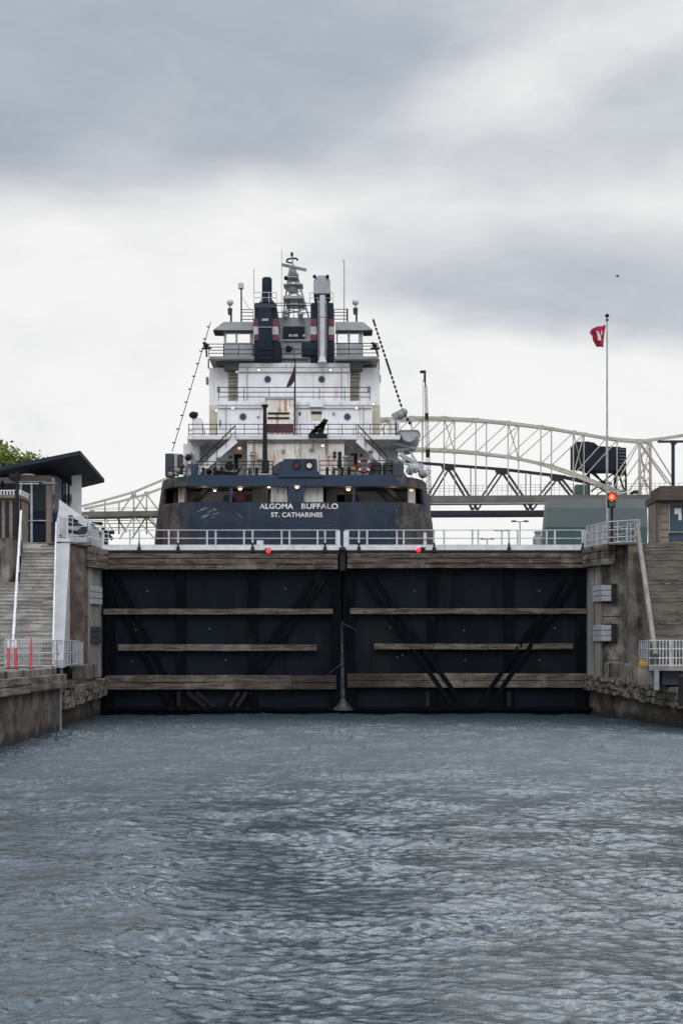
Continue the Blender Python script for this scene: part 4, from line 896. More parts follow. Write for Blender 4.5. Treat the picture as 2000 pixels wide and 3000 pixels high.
# radar mast
mb = MB(); YM = 117
for a, b in (((829, 930), (846, 800)), ((904, 930), (869, 800)), ((846, 930), (851, 800)), ((880, 930), (864, 800))): mb.cyl(P(*a, YM), P(*b, YM), .09, n=7)
for px0, px1, py, h in ((829, 888, 866, 8), (830, 887, 831, 2), (842, 872, 808, 4), (846, 874, 802, 3), (838, 892, 890, 2)): mb.pbox(px0, px1, py, py + h, YM - .8, 1.6)
for i in range(6): mb.cyl(P(836 + i * 2, 920 - i * 18, YM), P(895 - i * 4.5, 906 - i * 18, YM), .05, n=6); mb.cyl(P(836 + i * 2, 906 - i * 18, YM), P(895 - i * 4.5, 920 - i * 18, YM), .05, n=6)
mb.cyl(P(858, 800, YM), P(856, 742, YM), .13, .07, n=8)
for py in (836, 845, 852): mb.cyl(P(845, py, YM), P(868, py, YM), .22, n=8)
mb.ball(P(856, 846, YM), .5, (1, 1, .9)); mb.pbox(846, 868, 786, 800, YM - .5, 1.0); mb.pbox(849, 864, 776, 786, YM - .4, .8)
mb.build('radar_mast', M['midgrey'], ship)
mb = MB(); mb.bar(P(825, 775, YM - 1), P(897, 791, YM - 1), .22, .28); mb.build('radar_scanner', M['shipgrey'], ship)
mb = MB(); mb.tube([P(840, 768, YM), P(841, 760, YM), P(852, 757, YM), P(868, 757, YM), P(872, 763, YM)], .09); mb.tube([P(840, 768, YM), P(856, 771, YM)], .08); mb.cyl(P(855, 750, YM), P(855, 740, YM), .13, n=8); mb.ball(P(838, 815, YM), .22); mb.build('mast_lights', M['black'], ship)
for px, py, r in ((837, 914, .33), (880, 922, .3)): mb = MB(); mb.ball(P(px, py, 116), r); mb.cyl(P(px, py, 116), P(px, 930, 116), .22, n=8); mb.build('antenna_dome', M['midgrey'], ship)
rail(810, 910, (888, 895, 915), 116.2, post=50, base=930)
for px, py, r, b in ((674, 886, .33, 942), (1041, 885, .33, 940)):
    mb = MB(); mb.ball(P(px, py, 115), r); mb.cyl(P(px, py + 8, 115), P(px, py + 18, 115), .1); mb.build('antenna_dome', M['grey'], ship)
    mb = MB(); mb.cyl(P(px, py + 18, 115), P(px, py + 36, 115), .24, .2, n=8); mb.cyl(P(px + 3, py + 34, 115), P(px + 3, b + 2, 115), .1, n=7); mb.build('dome_stand', M['steeldark'], ship)
mb = MB(); mb.cyl(P(706, 846, 115), P(706, 832, 115), .27, n=14); mb.ball(P(706, 832, 115), .27, (1, 1, .6)); mb.build('antenna_dome', M['grey'], ship)
mb = MB(); mb.cyl(P(707, 846, 115), P(707, 943, 115), .08, n=7); mb.cyl(P(708, 868, 115), P(730, 905, 115), .02, n=5); mb.build('antenna_mast', M['steeldark'], ship)
for px, y0, y1, r in ((744, 788, 890, .035), (825, 732, 928, .03), (1008, 762, 942, .06), (1003, 762, 766, .05), (1017, 905, 942, .09)): MB().cyl(P(px, y0, 115), P(px, y1, 115), r, n=6).build('whip_antenna', M['midgrey'] if r < .08 else M['black'], ship)
# stern deck railings and gear
rail(575, 800, (1352, 1362, 1374), TR + .6, post=60, base=1392); rail(935, 1150, (1350, 1363, 1377), TR + .6, post=60, base=1392)
for px0, px1, py0, py1, m in ((560, 578, 1358, 1395, 'navytop'), (1150, 1182, 1356, 1395, 'steeldark')): pb('bulwark_end', m, px0, px1, py0, py1, TR + .4, .8, .05)
mb = MB(); mb.prism([P(x, y, TR + 1.2) for x, y in ((600, 1388), (612, 1374), (690, 1384), (702, 1372), (706, 1366), (694, 1388))], (0, .8, 0)); mb.cyl(P(606, 1386, TR + 1), P(620, 1370, TR + 1), .14); mb.build('mooring_winch', M['black'], ship)
o = MB().cyl(P(672, 1366, TR + 1.0), P(672, 1366, TR + 2.4), .38, n=18).build('winch_drum', M['black'], ship)
# side gear at the quarters: rope reel, vents, davit towers
for px0, px1, py0, py1, m, Y in ((484, 508, 1328, 1395, 'steeldark', 104), (510, 520, 1328, 1390, 'midgrey', 104), (522, 534, 1330, 1385, 'steeldark', 104), (538, 560, 1322, 1360, 'white', 106), (536, 546, 1340, 1392, 'midgrey', 103.5)): pb('deck_locker', m, px0, px1, py0, py1, Y, 1.2, .04)
mb = MB(); mb.prism([P(x, y, 106) for x, y in ((563, 1300), (563, 1226), (575, 1222), (590, 1226), (600, 1285), (600, 1300))], (0, 1.2, 0)); mb.build('davit_tower', M['white'], ship)
mb = MB(); mb.ball(P(567, 1216, 106), .4, (1, .6, .8)); mb.cyl(P(562, 1216, 106), P(580, 1212, 106), .16); mb.build('davit_head', M['black'], ship)
mb = MB(); mb.prism([P(x, y, 106) for x, y in ((1118, 1300), (1122, 1285), (1138, 1240), (1146, 1225), (1160, 1222), (1172, 1228), (1170, 1300))], (0, 1.2, 0)); mb.build('davit_tower', M['white'], ship)
mb = MB(); mb.bar(P(1150, 1222, 106), P(1182, 1206, 106), .5, .5); mb.ball(P(1182, 1208, 106), .35); mb.ball(P(1172, 1216, 106), .4); mb.build('davit_head', M['shipgrey'], ship)
pb('davit_slot', 'black', 1157, 1161, 1236, 1278, 105.95, .06, 0)
mb = MB(); mb.bar(P(1170, 1330, 103), P(1240, 1372, 103), .3, .5); mb.bar(P(1165, 1345, 103), P(1235, 1385, 103), .18, .3); mb.build('accommodation_ladder', M['midgrey'], ship)
for px, py, r, m in ((1215, 1372, .42, 'grey'), (1200, 1380, .35, 'shipgrey'), (1238, 1388, .4, 'shipgrey'), (534, 1366, .22, 'maroon'), (520, 1378, .25, 'shipgrey'), (500, 1390, .25, 'shipgrey'), (552, 1340, .3, 'black')): MB().ball(P(px, py, TR + 3.5), r, n=10, m=7).build('deck_fitting', M[m], ship)
rail(1182, 1232, (1358, 1370), TR + 3, post=12, base=1392, m='galv'); rail(486, 545, (1368, 1380), TR + 3.4, post=12, base=1394, m='darkrail')
mb = MB(); mb.bar(P(1195, 1405, TR + 2), P(1250, 1440, TR + 2.8), .05); mb.build('deck_pipe', M['shipgrey'], ship)
# dressing lines from the wings to the quarters
mb = MB(); a, b = P(617, 944, 112), P(505, 1322, 103)
mb.cyl(a, b, .035, n=5)
for i in range(10): q = a.lerp(b, (i + .4) / 10); mb.bar(q + Vector((-.22, 0, .02)), q + Vector((.06, 0, 0)), .10, .07)
for i in range(40): q = a.lerp(b, (i + .5) / 40); mb.ball(q, .05, n=6, m=4)
mb.build('lamp_line', M['black'], ship)
mb = MB(); a, b = P(1093, 937, 112), P(1182, 1212, 106); mb.cyl(a, b, .025, n=5)
d = b - a
for i in range(21):
    t0 = i / 21; l = .019 if i not in (0, 9, 10, 11) else .036
    q0, q1 = a + d * t0, a + d * (t0 + l); mb.cyl(q0, q1, .105, n=8)
mb.build('pennant_line', M['black'], ship)
mb = MB(); a, b = P(1184, 1214, 106), P(1206, 1250, 105.5); mb.cyl(a, b, .03, n=5)
for t in (.1, .4, .7): q = a.lerp(b, t); mb.ball(q, .15, n=7, m=5)
mb.build('pennant_line', M['black'], ship)

# ---- things resting on or hanging from the ship
lb = thing('lifeboat', 'small grey lifeboat hanging outboard of the freighter beside the pale davit tower', 'lifeboat', P(1198, 1300, 105.5))
mb = MB(); Yb = 104.6; n = 12; L = 6.0
secs = []
for i in range(n + 1):
    t = i / n; w = 1.08 * (math.sin(math.pi * (0.16 + .80 * t)) ** .55); dp = 1.45 * (0.55 + .45 * math.sin(math.pi * (.1 + .8 * t))); c = P(1198, 1265, Yb) + Vector((0, t * L, .12 * (2 * t - 1) ** 2))
    secs.append([c + Vector((w * math.cos(a) , 0, -dp * math.sin(a) ** .8)) for a in [math.pi * k / 8 for k in range(9)]])
for a, b in zip(secs, secs[1:]):
    for k in range(8): mb.add([a[k], a[k + 1], b[k + 1], b[k]], [(0, 1, 2, 3)], True)
mb.add(secs[0], [tuple(range(9))]); mb.add(secs[-1], [tuple(range(8, -1, -1))])
mb.build('hull', M['midgrey'], lb)
mb = MB()
for a, b in zip(secs, secs[1:]):
    for k in (0, 8): mb.bar(a[k], b[k], .1, .1)
mb.bar(secs[0][0], secs[0][8], .1, .1); mb.build('gunwale', M['shipgrey'], lb)
mb = MB(); mb.bar(P(1160, 1300, 105.5), P(1218, 1314, 105.5), .25, .3); mb.bar(P(1160, 1318, 105.5), P(1200, 1316, 105.5), .18); mb.bar(P(1200, 1322, 105.5), P(1225, 1362, 105.5), .15); mb.bar(P(1178, 1318, 105.5), P(1182, 1360, 105.5), .15); mb.build('cradle', M['midgrey'], lb)
en = thing('ensign', 'dark red ensign hanging limp on the freighter flagstaff in front of the deckhouse', 'flag', P(862, 1280, 108))
MB().cyl(P(863, 1282, 108), P(865, 1052, 108), .07, .05, n=8).build('flagstaff', M['darkrail'], en)
mb = MB(); mb.add([P(863, 1070, 108), P(866, 1112, 108), P(850, 1132, 108.1), P(839, 1134, 107.9), P(848, 1112, 107.75), P(857, 1090, 107.9)], [(0, 1, 2, 5), (5, 2, 4), (2, 3, 4)]); o = mb.build('cloth', M['maroon'], en); s = o.modifiers.new('cloth', 'SOLIDIFY'); s.thickness = .12; s.offset = 0
for (px, py, lbl) in ((1066, 1365, 'faded red lifebuoy on the freighter stern rail beside a yellow cover'),):
    mb = MB(); c = P(px, py, TR + .45); n = 22
    pts = [c + Vector((.5 * math.cos(2 * math.pi * k / n), 0, .5 * math.sin(2 * math.pi * k / n))) for k in range(n + 1)]
    lr_ = thing('lifebuoy', lbl, 'lifebuoy', c); mb.tube(pts, .13, n=9); mb.build('ring', M['red'], lr_)
    mb = MB()
    for k in (2, 8, 13, 19): mb.cyl(pts[k], pts[k + 1], .142, n=9)
    mb.build('white_band', M['whitesteel'], lr_)
mb = MB(); mb.prism([P(x, y, TR + .7) for x, y in ((1026, 1378), (1040, 1362), (1058, 1364), (1062, 1380))], (0, .7, 0)); tag(mb.build('winch_cover', M['yellow'], bevel=.06), 'yellow canvas cover on the freighter stern deck beside the lifebuoy', 'cover')
for px, m, lbl in ((1098, 'steeldark', 'dark drum on the freighter stern deck, nearer the lifebuoy'), (1140, 'steeldark', 'dark drum on the freighter stern deck, farther from the lifebuoy')):
    mb = MB(); mb.cyl(P(px, 1396, TR + 1.2), P(px, 1357, TR + 1.2), .55, n=18); mb.cyl(P(px, 1372, TR + 1.2), P(px, 1370, TR + 1.2), .58, n=18); tag(mb.build('oil_drum', M[m]), lbl, 'drum', 'drums on the stern deck')
mb = MB(); mb.bar(P(904, 1277, 104.2), P(958, 1277, 104.2), .25, .6)
for a, b in (((905, 1276), (945, 1240)), ((915, 1276), (952, 1228)), ((930, 1276), (958, 1230)), ((942, 1276), (950, 1238)), ((912, 1264), (940, 1262)), ((922, 1252), (946, 1250))): mb.bar(P(*a, 104.2), P(*b, 104.2), .22, .3)
tag(mb.build('spare_anchor', M['black']), 'dark angular spare anchor stowed on the freighter boat deck', 'anchor')

# ---- small clutter on the after decks
rnd = random.Random(21)
for px in (586, 640, 742, 812, 968, 1012, 1118):
    mb = MB(); q = P(px, 1396, TR + .9)
    for dx in (-.28, .28): mb.cyl(q + Vector((dx, 0, 0)), q + Vector((dx, 0, .75)), .13, n=9)
    mb.box(q.x - .5, q.x + .5, q.y - .16, q.y + .16, q.z - .1, q.z + .12); mb.build('mooring_bitt', M['black'], ship)
for px, py, h in ((740, 1384, 1.5), (762, 1384, 1.1), (1085, 1380, 1.7), (640, 1384, 1.2), (1012, 1384, 1.3)):
    q = P(px, py, 103.6); mb = MB(); mb.cyl(q, q + Vector((0, 0, h)), .16, n=9); mb.ball(q + Vector((0, 0, h)), .28, (1, 1, .6), n=10, m=6); mb.build('vent_cowl', M['shipgrey'], ship)
for py, a, b, Y in ((1296, 726, 1006, 104.9), (1303, 560, 652, 108.95), (1303, 1066, 1150, 108.95), (1196, 640, 776, 109.9), (1196, 866, 1088, 109.9), (1090, 700, 1023, 112.9)):
    mb = MB(); mb.cyl(P(a, py, Y), P(b, py, Y), .05, n=6); mb.build('conduit_pipe', M['shipgrey'], ship)
for px, y0, y1, Y in ((744, 1296, 1378, 104.9), (958, 1296, 1372, 104.9), (880, 1290, 1345, 104.9), (662, 1188, 1276, 109.9), (1064, 1188, 1276, 109.9), (724, 1078, 1172, 112.9), (1000, 1078, 1172, 112.9), (870, 1188, 1276, 109.9)):
    mb = MB(); mb.cyl(P(px, y0, Y), P(px, y1, Y), .045, n=6); mb.build('conduit_pipe', M['midgrey'], ship)
for px, py, w, h, Y, m in ((830, 1322, 10, 12, 104.92, 'shipgrey'), (912, 1318, 12, 9, 104.92, 'shipgrey'), (738, 1330, 7, 12, 104.92, 'maroon'), (965, 1332, 9, 9, 104.92, 'rusty'), (756, 1222, 6, 6, 109.92, 'shipgrey'), (977, 1212, 8, 7, 109.92, 'shipgrey'), (645, 1240, 6, 20, 109.92, 'shipgrey'), (1052, 1108, 5, 9, 113.9, 'shipgrey'), (640, 1140, 8, 16, 113.9, 'shipgrey'), (1080, 1140, 8, 16, 113.9, 'shipgrey'), (878, 1212, 6, 10, 109.92, 'maroon')):
    pb('wall_fitting', m, px - w / 2, px + w / 2, py - h / 2, py + h / 2, Y, .1, 0)
# hoops of rope along the stern rail
for px in (612, 726, 985, 1052):
    c = P(px, 1384, TR + .55); mb = MB(); n = 14
    mb.tube([c + Vector((.34 * math.cos(2 * math.pi * k / n), 0, .30 * math.sin(2 * math.pi * k / n))) for k in range(n + 1)], .09, n=7); mb.build('rope_coil', M['underdeck'], ship)
# plate seams and draught of rust on the transom
for px in (600, 668, 730, 1010, 1070, 1130):
    MB().bar(P(px, 1476, TR - .004), P(px, 1600, TR - .004), .035, .012).build('plate_seam', M['hullside'], ship)
MB().bar(P(548, 1538, TR - .004), P(1152, 1538, TR - .004), .035, .012).build('plate_seam', M['hullside'], ship)

# ------------------------------------------------------------ shelter, kiosk and lamps beside the stairs
vb = thing('visitor_shelter', 'glass walled shelter under a big dark upswept roof above the pale staircase', 'building', (-23, 92, LAND))
rfp = [(-27.5, 88, 17.55), (-19.25, 88, 19.2), (-20.45, 103, 19.25), (-28.5, 103, 17.3)]
mb = MB(); mb.hexa([Vector(p) - Vector((0, 0, .32)) for p in rfp] + [Vector(p) for p in rfp]); mb.build('roof', M['roof'], vb, bevel=.02)
Yv = 90.0
def vbox(px0, px1, py0, py1, Y, d): return MB().pbox(px0, px1, py0, py1, Y, d)
zf = lambda mb: mb
MB().box(PX(60, Yv), PX(137, Yv), Yv + .1, Yv + 8, LAND + .01, PZ(1412, Yv)).build('glass_wall', M['winglass'], vb)
vbox(60, 149, 1393, 1411.5, Yv - .05, .5).build('lintel_panel', M['fascia'], vb)
MB().box(PX(136, Yv), PX(150, Yv), Yv - .05, Yv + .5, LAND + .01, PZ(1411.8, Yv)).build('corner_panel', M['fascia'], vb)
for px in (93, 62): MB().box(PX(px - 3, Yv), PX(px + 3, Yv), Yv, Yv + .12, LAND + .01, PZ(1412, Yv)).build('mullion', M['galv'], vb)
for py in (1411, 1525): vbox(55, 136, py - 1.5, py + 1.5, Yv - .06, .07).build('transom_bar', M['galv'], vb)
MB().prism([(PX(150, Yv), Yv + .2, LAND + .01), (PX(232, 101), 101, LAND + .01), (PX(232, 101) - 1, 101, LAND + .01), (PX(137, Yv), Yv + .3, LAND + .01)], (0, 0, 6.4)).build('side_wall', M['winglass'], vb)
MB().prism([(PX(151, Yv), Yv + .1, LAND + .015), (PX(180, 93), 93, LAND + .015), (PX(180, 93) - .3, 93, LAND + .015), (PX(151, Yv) - .1, Yv + .15, LAND + .015)], (0, 0, 2.7)).build('lower_panel', M['bluepanel'], vb)
for px in (158, 170, 185, 200): MB().box(PX(px, 96), PX(px, 96) + .12, 95.9, 96.05, LAND, PZ(1398, 96)).build('mullion', M['roof'], vb)
MB().prism([(PX(212, 96), 95.9, LAND), (PX(236, 96), 96.4, LAND), (PX(232, 96), 97.0, LAND), (PX(210, 96), 96.6, LAND)], (0, 0, PZ(1388, 96) - LAND)).build('white_column', M['whitesteel'], vb)
kh = thing('stone_kiosk', 'small brown stone lock house with white balustrade on its flat roof', 'building', (-25, 85, LAND))
Yk = 84.0
for px in (12, 34, 55): MB().box(PX(px - 5, Yk), PX(px + 5, Yk), Yk - .12, Yk + .3, LAND + .005, PZ(1462, Yk)).build('pilaster', M['stone'], kh, bevel=.02)
MB().box(-33, PX(60, Yk), Yk, Yk + 2.2, LAND + .005, PZ(1462, Yk)).build('wall', M['stone'], kh)
for a, b in ((-8, 6), (17, 29), (39, 50)): MB().box(PX(a, Yk), PX(b, Yk), Yk - .05, Yk + .02, LAND + .6, PZ(1470, Yk)).build('window', M['winglass'], kh)
MB().box(-33.2, PX(64, Yk), Yk - .4, Yk + 2.4, PZ(1461.8, Yk), PZ(1451, Yk)).build('cornice', M['stone'], kh, bevel=.03)
mb = MB(); mb.box(-33, PX(61, Yk), Yk - .3, Yk - .15, PZ(1440, Yk), PZ(1437, Yk))
for i in range(26): x = PX(60, Yk) - i * .22; mb.box(x, x + .09, Yk - .28, Yk - .17, PZ(1451, Yk), PZ(1440, Yk))
mb.bar((PX(61, Yk), Yk - .2, PZ(1438.5, Yk)), (PX(61, Yk), Yk + 2.2, PZ(1438.5, Yk)), .12, .15)
for i in range(8): y = Yk + i * .28; mb.box(PX(61, Yk) - .06, PX(61, Yk) + .06, y, y + .1, PZ(1451, Yk), PZ(1440, Yk))
mb.build('balustrade', M['whitesteel'], kh)
lp = thing('lamp_post', 'dark lamp post with two flat lamp heads beside the small stone lock house', 'street lamp', (PX(51, 79), 79, LAND - 3))
MB().cyl((PX(51, 79), 79, LAND - 1), (PX(51, 79), 79, PZ(1385, 79)), .16, .12, n=12).build('pole', M['black'], lp)
MB().pbox(27, 50, 1388, 1402, 78.9, .4).build('floodlight', M['black'], lp, bevel=.05)
mb = MB(); mb.bar(P(51, 1393, 79), P(68, 1393, 79), .08); mb.build('arm', M['black'], lp)
MB().ball(P(83, 1392, 79), .48, (1, .6, .16)).build('lamp_head', M['shipgrey'], lp)
mb = MB(); mb.bar(P(51, 1417, 79), P(115, 1417, 79), .06); mb.build('arm', M['galv'], lp)
MB().ball(P(145, 1417, 79), .55, (1, .5, .12)).build('lamp_head', M['shipgrey'], lp)
sb = thing('flat_canopy', 'pale flat lamp canopy over the far corner behind the small stone lock house', 'canopy', P(5, 1402, 90))
MB().pbox(-30, 26, 1398, 1405, 90, 2).build('canopy_slab', M['galv'], sb); MB().cyl(P(8, 1404, 91), P(8, 1460, 91), .1).build('canopy_post', M['black'], sb)
# white sheeted gangway
gw = thing('gangway', 'white sheeted gangway sloping from the shelter down to the gate walkway', 'gangway', P(240, 1540, 84))
mb = MB(); mb.prism([P(x, y, 84) for x, y in ((174, 1463), (262, 1528), (262, 1548), (172, 1510))], (0, .12, 0)); mb.build('side_sheet', M['whitesteel'], gw)
mb = MB(); mb.prism([P(x, y, 83.6) for x, y in ((262, 1530), (290, 1548), (318, 1604), (306, 1608), (262, 1556))], (0, .12, 0)); mb.build('side_sheet', M['galv'], gw)
mb = MB(); mb.prism([P(x, y, 85.2) for x, y in ((170, 1500), (262, 1545), (312, 1606), (262, 1600), (200, 1580), (168, 1560))], (0, .2, 0)); mb.build('far_sheet', M['galv'], gw)
mb = MB()
mb.rail([P(168, 1600, 82.8), P(258, 1592, 82.8)], [0.6, 1.2, 1.9], .035, 1.0)
mb.rail([P(258, 1592, 82.8), P(318, 1608, 82.6)], [0.5, 1.0, 1.45], .035, .8)
mb.build('railing', M['galv'], gw)
gm = thing('gate_machinery', 'dark gate operating machinery with gears beside the white gangway', 'machinery', P(230, 1550, 83.4))
mb = MB()
for a, b in (((196, 1520), (228, 1528)), ((200, 1535), (236, 1540)), ((232, 1540), (254, 1548)), ((198, 1556), (240, 1562)), ((268, 1534), (300, 1534)), ((290, 1560), (335, 1560)), ((312, 1560), (312, 1608)), ((300, 1548), (330, 1580))): mb.bar(P(*a, 83.3), P(*b, 83.3), .22, .3)
mb.build('frame', M['black'], gm)
mb = MB(); mb.cyl(P(240, 1560, 83.1), P(240, 1560, 83.4), .3, n=14); mb.cyl(P(208, 1518, 83.1), P(208, 1518, 83.4), .22, n=12); mb.cyl(P(226, 1538, 83.0), P(226, 1538, 83.3), .2, n=12); mb.cyl(P(252, 1552, 83.1), P(252, 1552, 83.4), .17, n=12); mb.build('gear', M['steeldark'], gm)
mb = MB(); mb.pbox(195, 200, 1555, 1572, 83, .3); mb.pbox(205, 262, 1575, 1590, 83.1, .8); mb.build('motor_box', M['galv'], gm, bevel=.04)
# a visitor at the rail: skinned body
def person(name, label, x, y, z, lean=.12):
    V = [(0, 0, .92), (0, -.02, 1.15), (0, -.06, 1.38), (0, -.08, 1.50), (0, -.10, 1.62), (.19, -.07, 1.40), (.30, -.14, 1.14), (.22, -.40, 1.06), (-.19, -.07, 1.40), (-.30, -.14, 1.14), (-.22, -.40, 1.06), (.10, 0, .88), (.11, -.03, .48), (.11, .03, .06), (-.10, 0, .88), (-.11, -.02, .48), (-.11, .03, .06), (0, -.11, 1.74), (.11, -.10, .03), (-.11, -.10, .03)]
    E = [(0, 1), (1, 2), (2, 3), (3, 4), (2, 5), (5, 6), (6, 7), (2, 8), (8, 9), (9, 10), (0, 11), (11, 12), (12, 13), (0, 14), (14, 15), (15, 16), (4, 17), (13, 18), (16, 19)]
    rad = [.15, .15, .17, .06, .095, .075, .05, .04, .075, .05, .04, .10, .07, .05, .10, .07, .05, .08, .035, .035]
    root = thing(name, label, 'person', (x, y, z))
    me = bpy.data.meshes.new('body'); me.from_pydata(V, E, []); o = bpy.data.objects.new('body', me); C.objects.link(o); o.parent = root
    me.materials.append(M['shirt']); sk = o.modifiers.new('skin', 'SKIN')
    for i, r in enumerate(rad): me.skin_vertices[0].data[i].radius = (r, r)
    me.skin_vertices[0].data[0].use_root = True
    ss = o.modifiers.new('sub', 'SUBSURF'); ss.levels = 2; ss.render_levels = 2; sk.use_smooth_shade = True
    mb = MB(); c = Vector((x, y - .11, z + 1.68)); mb.ball(c, .105, (.92, 1.0, 1.2)); mb.ball(c + Vector((0, -.105, -.01)), .022, n=6, m=5)
    for s in (-1, 1):
        mb.ball(c + Vector((s * .1, 0, 0)), .025, (.5, 1, 1.2), n=6, m=5)
        h = Vector((x + s * .22, y - .43, z + 1.06)); mb.ball(h, .045, (.8, 1, .5))
        for k in range(4): mb.cyl(h + Vector(((k - 1.5) * .02, -.02, 0)), h + Vector(((k - 1.5) * .022, -.08 - .01 * (k in (1, 2)), -.02)), .010, n=5)
        mb.cyl(h + Vector((-s * .035, 0, 0)), h + Vector((-s * .06, -.04, -.01)), .011, n=5)
    mb.build('head_and_hands', M['skin'], root)
    mb = MB(); mb.ball(c + Vector((0, .02, .03)), .112, (.95, 1.0, 1.15)); mb.build('hair', M['hair'], root)
    return root
person('person', 'person in a blue shirt standing at the shelter edge above the white gangway', PX(166, 91), 91.2, LAND + 2.0)
MB().box(PX(152, 91), PX(176, 91), 90.9, 92.4, LAND + .01, LAND + 2.0).build('platform', M['bluepanel'], vb)

# ------------------------------------------------------------ stone lock house on the signal side
rh = thing('stone_lock_house', 'brown stone lock house with heavy dark flat roof beside the brown staircase', 'building', (24, 85, LAND))
Yh = 84.0
MB().box(PX(1924, Yh), 40, Yh, Yh + 2.5, LAND + .005, PZ(1470, Yh)).build('wall', M['stone'], rh)
MB().prism([(PX(1897, 86.45), 86.45, LAND + .005), (PX(1921, Yh), Yh + .1, LAND + .005), (PX(1923, Yh), Yh + .1, LAND + .005), (PX(1923, Yh), 86.45, LAND + .005)], (0, 0, PZ(1470, Yh) - LAND)).build('side_wall', M['stone'], rh)
for px, w in ((1936, 11), ): MB().box(PX(px - w, Yh), PX(px + w + 10, Yh), Yh - .15, Yh - .003, LAND + .01, PZ(1476, Yh)).build('pilaster', M['stone'], rh, bevel=.03)
for i in range(5): MB().box(PX(1930, Yh), PX(1955, Yh), Yh - .2, Yh - .152, LAND + .4 + i * .55, LAND + .85 + i * .55).build('quoin', M['stone'], rh, bevel=.03)
mb = MB(); mb.prism([(PX(1924, 83.2), 83.2, PZ(1470, Yh) + .003), (40, 83.2, PZ(1470, Yh) + .003), (40, 87, PZ(1470, Yh) + .003), (PX(1888, 87), 87, PZ(1470, Yh) + .003)], (0, 0, .45)); mb.build('cornice', M['stonedark'], rh, bevel=.04)
mb = MB(); mb.prism([(PX(1932, 83.6), 83.6, PZ(1470, Yh) + .456), (40, 83.6, PZ(1470, Yh) + .456), (40, 86.6, PZ(1470, Yh) + .456), (PX(1904, 86.6), 86.6, PZ(1470, Yh) + .456)], (0, 0, .62)); mb.build('parapet', M['stonedark'], rh, bevel=.04)
w_ = MB().box(PX(1960, Yh), PX(2010, Yh), Yh - .06, Yh + .02, LAND + .75, PZ(1480, Yh)).build('window', M['blueglass'], rh)
mb = MB(); mb.pbox(1974, 1994, 1489, 1506, Yh - .09, .02); mb.pbox(1986, 1995, 1506, 1524, Yh - .092, .02); mb.build('paper_notice', M['whitesteel'], w_)
MB().pbox(1956, 2012, 1557, 1561, Yh - .2, .3).build('sill', M['paleconc'], w_); MB().pbox(1956, 1960, 1478, 1557, Yh - .1, .12).build('frame', M['galv'], w_)
# green shed
gs = thing('green_shed', 'long grey green metal shed with pale band along its roof edge', 'building', (38, 150, LAND))
Yg = 150.0
mb = MB(); mb.prism([P(1601, 1488, Yg), P(1603, 1460, Yg), P(1890, 1462, Yg), P(1894, 1488, Yg)], (0, 2.2, 0)); mb.build('roof_band', M['greenlight'], gs)
mb = MB(); mb.prism([P(1601, 1488.2, Yg - .05), P(1894, 1488.2, Yg - .05), P(1896, 1545, Yg - .05), P(1596, 1545, Yg - .05)], (0, 2.2, 0)); mb.build('wall', M['green'], gs)
mb = MB(); mb.prism([P(1596, 1545.2, Yg), P(1896, 1545.2, Yg), P(1894, 1600, Yg), P(1588, 1600, Yg)], (0, 2.2, 0)); mb.build('plinth', M['greendark'], gs)
MB().box(PX(1588, Yg), PX(1894, Yg), Yg + .1, Yg + 2.1, LAND - .2, PZ(1599.8, Yg)).build('base', M['greendark'], gs)
# posts beyond the gate
for px, py, hw, lbl in ((1522, 1527, 26, 'tallest of the three twin armed lamps seen under the railway bridge'), (1469, 1554, 23, 'middle sized twin armed lamp between its taller and shorter neighbours'), (1426, 1579, 21, 'shortest of the three twin armed lamps, just above the gate rail')):
    Yl = {1522: 170, 1469: 210, 1426: 250}[px]
    t = thing('twin_arm_lamp', lbl, 'street lamp', (PX(px, Yl), Yl, LAND), 'twin armed lamps')
    MB().cyl((PX(px, Yl), Yl, LAND), P(px, py, Yl), .09 * Yl / 170, n=8).build('pole', M['midgrey'], t)
    for s in (-1, 1):
        mb = MB(); mb.bar(P(px, py + 3, Yl), P(px + s * hw * .4, py, Yl), .1); mb.ball(P(px + s * hw * .68, py, Yl), hw * .36 * Yl / F, (1, .6, .28)); mb.build('lamp_arm', M['black'], t)
mb = MB(); c = P(1566, 1583, 160); mb.box(c.x - .28, c.x + .28, 160, 160.08, c.z - .55, c.z + .5); mb.cyl((c.x, 160.1, LAND - .5), (c.x, 160.1, c.z), .05)
tag(mb.build('notice_sign', M['steelblue']), 'small blue grey sign on a post seen through the gate railing', 'sign')
mb = MB(); mb.pbox(1568, 1584, 1560, 1601, 140, .6); mb.pbox(1566, 1586, 1556, 1560, 139.9, .8)
tag(mb.build('stop_post', M['shipgrey']), 'grey post standing just beside the green shed', 'post')
# lattice mast
lm = thing('lattice_mast', 'slim dark lattice mast with bent top rising beside the freighter stern', 'mast', P(1250, 1600, 112))
mb = MB(); Ym = 112; a, b = P(1246, 1130, Ym), P(1257, 1480, Ym); n = 34
for dx, dy in ((-.16, 0), (.16, 0), (0, .28)): mb.cyl(a + Vector((dx * .7, dy, 0)), b + Vector((dx * 1.4, dy, 0)), .022, n=5)
for i in range(n):
    p0, p1 = a.lerp(b, i / n), a.lerp(b, (i + 1) / n); k = .7 + .7 * i / n
    mb.cyl(p0 + Vector((-.16 * k, 0, 0)), p1 + Vector((.16 * k, 0, 0)), .018, n=4); mb.cyl(p0 + Vector((.16 * k, 0, 0)), p1 + Vector((0, .28, 0)), .016, n=4)
mb.build('lattice', M['black'], lm)
mb = MB(); mb.pbox(1241, 1247, 1085, 1118, Ym - .1, .25); mb.pbox(1230, 1242, 1085, 1092, Ym - .1, .25); mb.cyl(P(1245, 1118, Ym), P(1246, 1132, Ym), .07); mb.build('bent_top', M['black'], lm)
